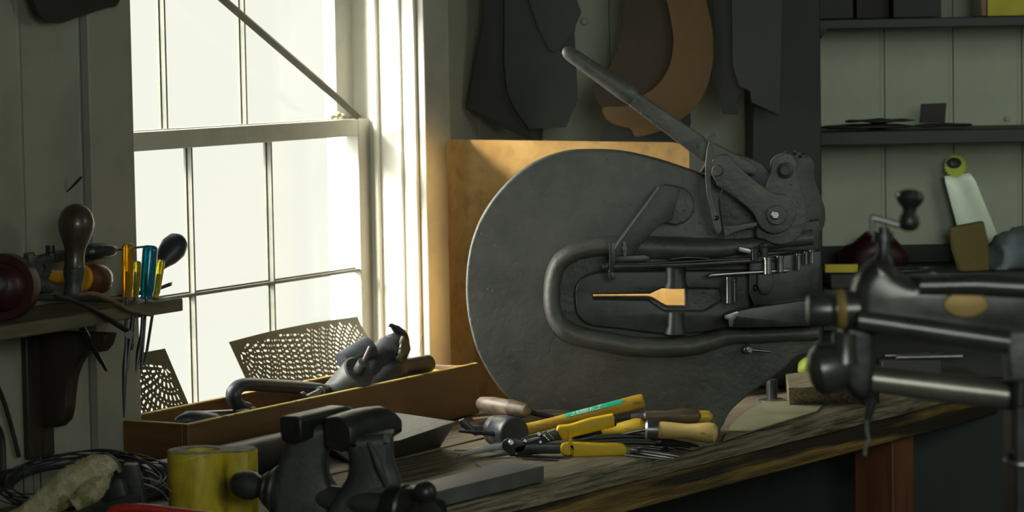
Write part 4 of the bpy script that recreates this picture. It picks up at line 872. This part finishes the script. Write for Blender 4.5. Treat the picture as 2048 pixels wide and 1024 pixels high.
# pliers between the snips grips
pli = thing('pliers', 'dark slim-handled pliers lying between the snips and the pale chisel', 'pliers', B(1230, 893))
MB().tube(smooth([A(1146, 884, 6.0), A(1180, 877, 6.0), A(1230, 873, 6.0), A(1300, 873, 6.0), A(1312, 876, 6.0)], 4, closed=False), [R(4, 6)] * 5 + [R(6.5, 6)] * 12, n=12, flat=.9).build('handle', blk_rub, pli)
MB().tube(smooth([A(1150, 892, 5.97), A(1200, 887, 5.97), A(1260, 884, 5.97), A(1310, 886, 5.97)], 4, closed=False), [R(5, 6)] * 4 + [R(7, 6)] * 9, n=12, flat=.9).build('handle', blk_rub, pli)
MB().ball(A(1318, 884, 6.0), R(14, 6), (1.5, .6, .7)).build('joint', steel_d, pli)
MB().tube([A(1325, 880, 6.0), A(1380, 889, 5.97), A(1398, 893, 5.96)], [R(6, 6), R(4, 6), R(2, 6)], n=10).build('jaw', steel_d, pli)
MB().tube([A(1325, 886, 5.98), A(1370, 892, 5.96), A(1382, 896, 5.95)], [R(6, 6), R(3.5, 6), R(1.6, 6)], n=10).build('jaw', steel_d, pli)
# long thin punches / nails fanning to the right
for i, (x0, y0, x1, y1, r_) in enumerate(((1262, 897, 1360, 911, 2.6), (1262, 902, 1348, 915, 2.8), (1275, 893, 1368, 901, 2.4), (1330, 882, 1410, 891, 3), (1300, 890, 1385, 899, 2.2), (1250, 908, 1340, 918, 2.2), (1150, 868, 1240, 877, 3), (1240, 870, 1290, 879, 3), (1020, 908, 1140, 914, 2.4), (1045, 915, 1118, 919, 2.2))):
    a = B(x0, y0 + 2, .8535); b = B(x1, y1 + 2, .8535); wh = ('between the snips blades and lower grip' if x1 < 1200 else 'under the upper grip' if x0 < 1200 else 'fanning right past the lower grip')
    tag(MB().lathe(a, b, [(0, R(r_, 6)), (.8, R(r_, 6)), (1, R(.8, 6))], n=10).build('long_punch', steel_d), ['thin tapered steel punch, longest of those ' + wh, 'slim dark punch lowest but one in the fan near the lower yellow grip', 'fine round punch uppermost in the fan beyond the lower yellow grip', 'tapered punch pointing right below the pale chisel handle', 'fine punch lying half under the dark pliers jaws', 'lowest slim punch at the right end of the lower yellow grip', 'dark tapered punch below the upper yellow grip', 'short tapered punch below the bright yellow chisel handle', 'thin punch lying along under the snips pivot', 'thin pin on the bench in front of the snips pivot'][i], 'punch', 'long punches scattered on the bench')
tag(MB().ball(B(1421, 876, .8545), R(6, 6), (1.6, 1, .5)).build('white_pebble', trim_paint), 'tiny pale chip on the bench below the pale chisel butt', 'chip')
# right of the press: bolt, block, neon scrap
tb = thing('threaded_bolt', 'short threaded bolt standing on a washer on the bench right of the press', 'bolt', B(1544, 803))
kb = R(1, 6.9); c = B(1544, 801, .853)
MB().lathe(c - Z * .002, c + Z * .004, [(0, 27 * kb), (.7, 27 * kb), (1, 24 * kb)], n=28).build('washer', steel, tb)
pf = []
for i in range(24): pf += [(i / 24, 9.5 * kb), ((i + .5) / 24, 11.5 * kb)]
MB().lathe(c + Z * .004, c + Z * .052, pf + [(1, 9 * kb)], n=18).build('thread', steel, tb)
tag(MB().prism([B(1572, 748, .905), B(1640, 740, .905), B(1760, 770, .905), B(1576, 775, .905)], [B(1574, 795, .851), B(1645, 785, .851), B(1760, 806, .851), B(1578, 812, .851)]).build('timber_block', wood_bench, bevel=.002), 'rough timber block on the bench beyond the threaded bolt', 'wooden block')
tag(MB().ball(B(1612, 800, .93) , R(1, 6), (1, 1, 1)).ball(A(1612, 735, 6.9), R(17, 6.9), (.8, .8, 1.2)).rough(.006, 60).build('crumpled_wrapper', neon) if 0 else MB().ball(A(1612, 735, 6.95), R(17, 6.95), (.9, .8, 1.2)).rough(.008, 60).build('crumpled_wrapper', mat('olive_wrapper', (.22, .27, .03), (.32, .38, .05), .5, bump=.2)), 'crumpled yellow-green scrap at the far side of the bench by the blurred machine', 'scrap')

pf = [B(1446, 880, .8545), B(1540, 850, .8545), B(1632, 822, .8545), B(1645, 810, .8545), B(1610, 801, .8545), B(1530, 803, .8545), B(1492, 822, .8545), B(1462, 850, .8545)]  # added slab; its pale colour paints a lit patch of the bench top
tag(MB().prism(pf, [p - Z * .003 for p in pf]).build('lit_bench_patch', mat('grey_green_lit_patch', (.16, .165, .10), (.24, .245, .16), .6, scale=10, bump=.2)), 'thin grey-green slab painted as the lit patch on the bench edge right of the press', 'board')
za = A(1800, 722, 7.0).z
tag(MB().box(((A(1765, 722, 7.0).x + A(1885, 722, 7.0).x) / 2, 7.045, (.8545 + za) / 2), (A(1885, 722, 7.0).x - A(1765, 722, 7.0).x, .07, za - .8545)).build('dark_crate', black_wd, bevel=.002), 'low dark crate on the bench behind the blurred machine', 'crate')
for i, (x0, x1, dy, lab) in enumerate(((1792, 1925, .018, 'longest bright rod lying across the low dark crate'), (1800, 1880, .040, 'shorter bright rod behind the longest one on the dark crate'), (1770, 1860, .060, 'rearmost rod on the dark crate behind the machine'))):
    a, b = A(x0, 715, 7.0 + dy), A(x1, 715, 7.0 + dy); a.z = b.z = za + .007
    tag(MB().tube([a, b], .006, n=12).build('steel_rod', steel), lab, 'rod', 'rods on the dark crate')
# ================================================================ HANGING RAIL AND PATTERNS
YH = 6.98
rail = thing('hanging_rail', 'dark steel rail above the press from which flat patterns hang', 'rail', V((.3, YH, 2.02)))
MB().tube([V((-.12, YH, 2.03)), V((.72, YH, 2.03))], .008, n=12).build('rod', steel_d, rail)
def hang(poly, dy, th_, m, nm, lab, cat='hanging pattern', sm=True, grp='flat patterns hanging behind the press'):
    pts = smooth(poly, 3) if sm else poly
    o = MB().front(pts, YH + dy, th_, .0008).build(nm, m); tag(o, lab, cat, grp); return o
TP = -78
hang([(968, TP), (966, 40), (932, 214), (1000, 252), (1060, 280), (1062, 255), (1020, 60), (1012, TP)], .012, .004, sheet_d, 'steel_pattern', 'black steel pattern with a slanting pointed foot, furthest left of those hanging', sm=False)
hang([(1010, TP), (1008, 120), (1014, 185), (1032, 222), (1058, 258), (1132, 255), (1156, 200), (1149, 60), (1140, TP)], -.008, .004, sheet_g, 'steel_pattern', 'broad dark grey steel pattern in the middle of the left bunch', sm=False)
hang([(1042, TP), (1050, -20), (1076, 55), (1098, 100), (1112, 105), (1126, 90), (1150, 62), (1152, 50), (1163, 24), (1152, -6), (1148, TP)], -.024, .004, sheet_g, 'steel_pattern', 'grey-green steel pattern with a drooping tongue, in front of the left bunch', sm=False)
hang([(1256, TP), (1248, 20), (1238, 90), (1216, 140), (1188, 178), (1203, 212), (1225, 215), (1300, 235), (1345, 150), (1345, TP)], .01, .006, leather_b, 'brown_pattern', 'dark brown board pattern hanging behind the tan crescent')
hang([(1322, TP), (1338, 20), (1347, 75), (1340, 130), (1315, 170), (1280, 195), (1250, 212), (1206, 215), (1215, 240), (1240, 252), (1262, 258), (1272, 274), (1310, 266), (1350, 248), (1390, 215), (1414, 175), (1426, 120), (1425, 60), (1412, 0), (1396, TP)], -.014, .006, leather_t, 'tan_crescent_pattern', 'big tan crescent-shaped board pattern hanging above the copper sheet')
hang([(1202, 262), (1215, 252), (1260, 262), (1380, 218), (1382, 245), (1370, 292), (1202, 290), (1198, 275)], .03, .004, sheet_d, 'black_scrap_pattern', 'low black sheet showing between the tan crescent and the copper sheet', sm=False)
MB().tube([A(1300, 260, YH + .032), V((A(1300, 260, YH + .032).x, YH, 2.03))], .0012, n=6).build('hanging_wire', steel_d, rail)
hang([(1400, TP), (1424, 0), (1430, 70), (1422, 130), (1424, 165), (1440, 200), (1446, 228), (1476, 230), (1478, 190), (1488, 183), (1490, 100), (1480, TP)], .0, .005, sheet_d, 'black_strip_pattern', 'narrow black pattern hanging to the right of the tan crescent', sm=False)
hang([(1462, TP), (1466, 130), (1478, 172), (1500, 182), (1504, 205), (1560, 230), (1566, TP)], -.018, .005, sheet_g, 'long_green_pattern', 'long dark green-grey sheet hanging beside the cupboard post', sm=False)
tag(MB().lathe(V((A(1169, 43, 7.35).x, 7.354, A(1169, 43, 7.354).z)), V((A(1169, 43, 7.35).x, 7.340, A(1169, 43, 7.354).z)), [(0, R(8, 7.3)), (.6, R(8, 7.3)), (1, R(6, 7.3))], n=16).build('wall_knob', paint_back), 'small round painted knob on the back wall right of the left bunch of patterns', 'knob')
tag(MB().lathe(A(2016, 237, 7.352), A(2016, 237, 7.34), [(0, R(6, 7.3)), (1, R(5, 7.3))], n=16).build('screw_head', paint_back), 'small painted screw head on the back wall under the top shelf at right', 'screw')

# ================================================================ SHELF UNIT ON THE RIGHT
YU = 7.02
su = thing('shelf_unit', 'dark teal painted shelf unit with a broad post, against the back wall on the right', 'shelf unit', V((1.6, 7.18, .855)))
xl, xr_ = A(1508, 300, YU).x, A(1643, 300, YU).x
MB().box(((xl + xr_) / 2, YU + .02, (.855 + 2.55) / 2), (xr_ - xl, .04, 2.55 - .855)).build('post', black_wd, su, bevel=.003)
MB().box((xl + .02, 7.195, (.855 + 2.55) / 2), (.03, .30, 2.55 - .855)).build('side_panel', black_wd, su, bevel=.002)
zs1 = A(1800, 262, YU).z; zs0 = A(1800, 290, YU).z
MB().box(((xl + .04 + 3.28) / 2, YU + .18, (zs1 + zs0) / 2), (3.28 - xl - .04, .30, zs1 - zs0)).build('shelf', teal, su, bevel=.003)
zt1 = A(1800, 36, YU).z; zt0 = A(1800, 56, YU).z
MB().box(((xl + .04 + 3.28) / 2, YU + .18, (zt1 + zt0) / 2), (3.28 - xl - .04, .30, zt1 - zt0)).build('shelf', teal, su, bevel=.003)
MB().front([(1640, 40), (1656, 58), (1643, 76), (1630, 60)], YU + .03, .02, .001).build('gusset', black_wd, su)
zc = A(1800, 546, YU).z
zbk = A(1800, 491, 7.32).z
MB().box(((xr_ + 3.24) / 2, 7.335, (zc + .001 + zbk) / 2), (3.24 - xr_, .016, zbk - zc)).build('back_rail', black_wd, su, bevel=.002)
MB().box(((xr_ + 3.28) / 2, YU + .155, zc - .018), (3.24 - xr_, .34, .036)).build('counter', black_wd, su, bevel=.003)
MB().box(((xr_ + 3.28) / 2, YU + .01, zc - .09), (3.28 - xr_, .025, .105)).build('apron', black_wd, su, bevel=.002)
MB().box(((xr_ + 3.28) / 2, YU + .10, (.856 + zc - .04) / 2), (3.28 - xr_, .02, zc - .04 - .856)).build('lower_panel', black_wd, su, bevel=.002)
MB().box((3.26, 7.195, (.0 + 2.55) / 2), (.03, .30, 2.55)).build('side_panel', black_wd, su, bevel=.002)
MB().box((1.75, 7.2, .30), (.9, .24, .60)).build('low_cupboard', teal, su, bevel=.003) if 0 else None
# on the upper shelf
def onshelf(px0, px1, y0, zb, Y_, dep, m, nm, lab, cat, grp=None, bev=.002):
    a = A(px0, y0, Y_); b = A(px1, y0, Y_); zt_ = a.z
    return tag(MB().box(((a.x + b.x) / 2, Y_ + dep / 2, (zb + zt_) / 2), (b.x - a.x, dep, zt_ - zb)).build(nm, m, bevel=bev), lab, cat, grp)
onshelf(1618, 1706, -60, zt1 + .001, YU + .06, .15, black_wd, 'dark_box', 'dark box at the left end of the top shelf', 'box', 'boxes on the top shelf')
onshelf(1712, 1778, -50, zt1 + .001, YU + .09, .15, card_k, 'dark_tin', 'dark tin between two boxes on the top shelf', 'tin')
onshelf(1786, 1882, -60, zt1 + .001, YU + .05, .15, black_wd, 'dark_box', 'wider dark box in the middle of the top shelf', 'box', 'boxes on the top shelf')
onshelf(1975, 2070, -60, zt1 + .001, YU + .05, .15, card_y, 'yellow_box', 'mustard yellow box at the right end of the top shelf', 'box', 'boxes on the top shelf')
onshelf(1962, 1973, -60, zt1 + .001, YU + .055, .13, wood_red, 'red_book', 'thin red-brown book standing beside the yellow box', 'book')
# on the middle shelf: flat dark plates and a card
for i, (px0, px1, y0, dz, lab) in enumerate(((1640, 1830, 248, .0, 'lowest wide dark plate lying on the middle shelf at left'), (1690, 1832, 238, .014, 'dark plate stacked crookedly on the wide one'), (1820, 1945, 246, .0, 'dark plate lying under the standing card'))):
    a = A(px0, y0, YU + .1); b = A(px1, y0, YU + .1); c = (a + b) / 2; c.z = zs1 + .0095 + dz
    tag(MB().ball(c, (b.x - a.x) / 2, (1, .55, .055), n=22).rough(.004, 25).build('dark_plate', card_k), lab, 'plate', 'dark plates on the middle shelf')
tag(MB().front([(1843, 208), (1893, 206), (1890, 246), (1840, 246)], YU + .09, .012, .001).build('dark_card', card_k), 'small dark upright card on the middle shelf', 'card')
zk = zc
# on the counter
sw = thing('blade_guard', 'long pale steel blade with a yellow-green tip leaning on the back wall', 'saw blade', A(1960, 480, YU + .18))
Pw = V((0, YU + .25, zk)); Wd = (V((0, 7.30, 1.55)) - V((0, YU + .25, zk))).normalized()
MB().plate([[(1888, 352), (1940, 345), (1952, 362), (2004, 490), (2008, 530), (1936, 535), (1905, 420), (1892, 372)]], Pw, X, Wd, .006, .001).build('blade', pale_steel, sw)
tp2 = []
for i in range(40):
    a_ = 6.28318 * i / 40; r_ = 24 if i % 2 else 20; tp2.append((1911 + r_ * math.cos(a_), 332 + r_ * math.sin(a_)))
MB().plate([tp2, circ(1908, 326, 7, n=12)], Pw - YA * .003, X, Wd, .005, .0005).build('toothed_tip', neon, sw)
MB().plate([circ(1908, 326, 15, 11, n=18), circ(1908, 326, 6.5, n=12)], Pw - YA * .006, X, Wd, .004, .0003).build('hub', black_wd, sw)
tag(MB().plate([[(1904, 456), (1968, 444), (1976, 478), (1979, 540), (1922, 544), (1908, 500)]], V((0, YU + .03, 0)), X, Z, .05, .002).build('brown_card_box', card_b), 'small brown card box standing on the counter before the pale blade', 'box')
mb = MB(); c = A(2042, 520, YU + .1); mb.ball(c, R(70, 7.1), (1.12, .8, .95), n=40)
mb.rough(.03, 14); mb.rough(.012, 40)
for v_ in mb.bm.verts: v_.co.z = max(v_.co.z, zk + .001)
tag(mb.build('crumpled_cloth', cloth_m, ang=60), 'crumpled slate-blue cloth heaped on the counter at the right edge', 'cloth')
mb = MB(); c = A(1745, 515, YU + .16); mb.ball(c, R(64, 7.1), (1.1, .7, .75), n=26); mb.rough(.02, 18)
for v_ in mb.bm.verts: v_.co.z = max(v_.co.z, zk + .001)
tag(mb.build('dark_red_bag', dark_red), 'low dark red-brown bag on the counter behind the crank', 'bag')
tag(MB().front([(1650, 529), (1716, 529), (1716, 545), (1650, 545)], YU + .004, .02, .001).build('yellow_stick', card_y), 'short yellow stick lying on the counter edge beside the press', 'stick')
tag(MB().front([(1636, 470), (1646, 466), (1648, 492), (1636, 492)], YU + .0, .02, .001).build('red_tag', red_pl), 'tiny red tag at the post behind the press', 'tag') if 0 else None
for i, (x0, x1, y, m_, lab) in enumerate(((1760, 1880, 505, steel_d, 'dark wire hoop tool lying on the counter behind the crank'),)):
    pts = [A(1800 + 70 * math.cos(a_), 522 + 22 * math.sin(a_), YU + .02 + .05 * math.sin(a_)) for a_ in [6.28318 * j / 40 for j in range(40)]]
    for p in pts: p.z = zk + .006
    tag(MB().tube(pts, .005, n=8, closed=True, up=Z).build('iron_hoop', m_), lab, 'hoop')

# ================================================================ BLURRED BENCH MACHINE IN THE FOREGROUND
YM = 4.1
mc = thing('swaging_machine', 'large blurred dark metal bench machine with a crank on top, filling the lower right foreground', 'machine', V((A(2070, 900, YM).x, YM, 0)))
def ml_(a, b, prof, nm, m, Ya=YM, Yb=YM, n=28): return MB().lathe(A(*a, Ya), A(*b, Yb), [(t, R(r_, YM)) for t, r_ in prof], n=n).build(nm, m, mc)
ml_((1613, 621), (1716, 618), [(0, 20), (.03, 30), (.12, 34), (.45, 34), (.5, 30), (.55, 36), (1, 38)], 'spindle_nose', mach)
ml_((1672, 619), (1690, 618), [(0, 38), (.5, 42), (1, 39)], 'brass_ring', brass)
body = smooth([(1712, 630), (1712, 585), (1722, 555), (1740, 533), (1752, 522), (1780, 522)], 4, closed=False) + smooth([(1800, 545), (1830, 560), (1850, 555), (2090, 560)], 4, closed=False) + [(2090, 690)] + smooth([(2020, 700), (1900, 688), (1800, 668), (1740, 658), (1714, 655)], 4, closed=False)
win_h = smooth([(1850, 606), (1866, 598), (2048, 606), (2060, 620), (2048, 640), (1900, 630), (1860, 622)], 3)
MB().front(body, YM - .03, .09, .022).build('frame_casting', mach, mc, ang=50)
MB().front(circ(1932, 609, 46, 27, 28), YM - .034, .012, .004).build('brass_plate', brass, mc)
MB().tube([A(1838, 572, YM - .03), A(1950, 570, YM - .03), A(2100, 578, YM - .03)], [R(18, YM), R(22, YM), R(22, YM)], n=20).build('upper_tube', mach, mc)
MB().tube([A(1715, 640, YM - .04), A(1850, 660, YM - .04), A(2016, 684, YM - .04)], [R(20, YM), R(24, YM), R(24, YM)], n=20).build('lower_beam', mach, mc)
ml_((1768, 455), (1766, 530), [(0, 11), (.2, 13), (.7, 13), (.8, 18), (1, 22)], 'adjusting_screw', steel_d)
ml_((1766, 466), (1767, 482), [(0, 20), (1, 22)], 'screw_collar', steel_d)
MB().tube(smooth([A(1744, 468, YM), A(1744, 440, YM), A(1748, 436, YM), A(1790, 448, YM), A(1802, 448, YM), A(1812, 430, YM), A(1818, 424, YM)], 3, closed=False), R(6, YM), n=12, up=YA).build('crank_arm', steel, mc)
ml_((1821, 379), (1817, 462), [(0, 10), (.06, 24), (.2, 29), (.33, 24), (.45, 15), (.55, 14), (.68, 20), (.82, 22), (.95, 17), (1, 8)], 'crank_knob', steel_d)
MB().ball(A(1795, 389, YM - .01), R(6, YM)).build('crank_pin', steel_b, mc)
ml_((1690, 665), (1688, 725), [(0, 26), (.5, 24), (1, 30)], 'neck', mach, YM - .01, YM - .01)
ml_((1618, 744), (1690, 730), [(0, 22), (.1, 40), (.3, 52), (.7, 50), (1, 40)], 'lower_roll', mach)
MB().front(smooth([(1690, 655), (1745, 655), (1752, 700), (1745, 790), (1720, 802), (1690, 770), (1684, 710)], 3), YM - .02, .07, .01).build('gear_housing', steel_d, mc)
MB().tube([A(1742, 758, YM), A(1900, 777, YM), A(2120, 803, YM)], [R(28, YM), R(29, YM), R(30, YM)], n=30).build('drive_shaft', shaftm, mc)
ml_((1744, 800), (1735, 840), [(0, 10), (1, 8)], 'oil_cup', steel_d)
MB().tube(smooth([A(1733, 838, YM), A(1734, 868, YM), A(1738, 880, YM), A(1732, 892, YM), A(1730, 910, YM)], 3, closed=False), R(4.5, YM), n=10, up=YA).build('drop_handle', steel_b, mc)
MB().front([(2012, 660), (2110, 664), (2110, 760), (2018, 765)], YM - .05, .06, .01).build('clamp_block', cast, mc)
MB().tube([A(2040, 760, YM - .03), A(2036, 900, YM - .03)], [R(18, YM), R(15, YM)], n=18, up=YA).build('clamp_leg', steel_d, mc)
pts = [A(2046 + 32 * math.cos(a_), 918 + 12 * math.sin(a_), YM - .03 - .022 * math.sin(a_)) for a_ in [6.28318 * j / 40 for j in range(40)]]
MB().tube(pts, R(7, YM), n=10, closed=True, up=Z).build('ring_foot', steel, mc)
pb_ = A(2085, 700, YM)
MB().box((pb_.x, YM, .60), (.10, .10, 1.18)).build('stand_post', steel_d, mc, bevel=.004)
MB().box((pb_.x, YM, .011), (.36, .36, .022)).build('stand_base', steel_d, mc, bevel=.003)

for o in bpy.data.objects:
    if '_o' in o: del o['_o']
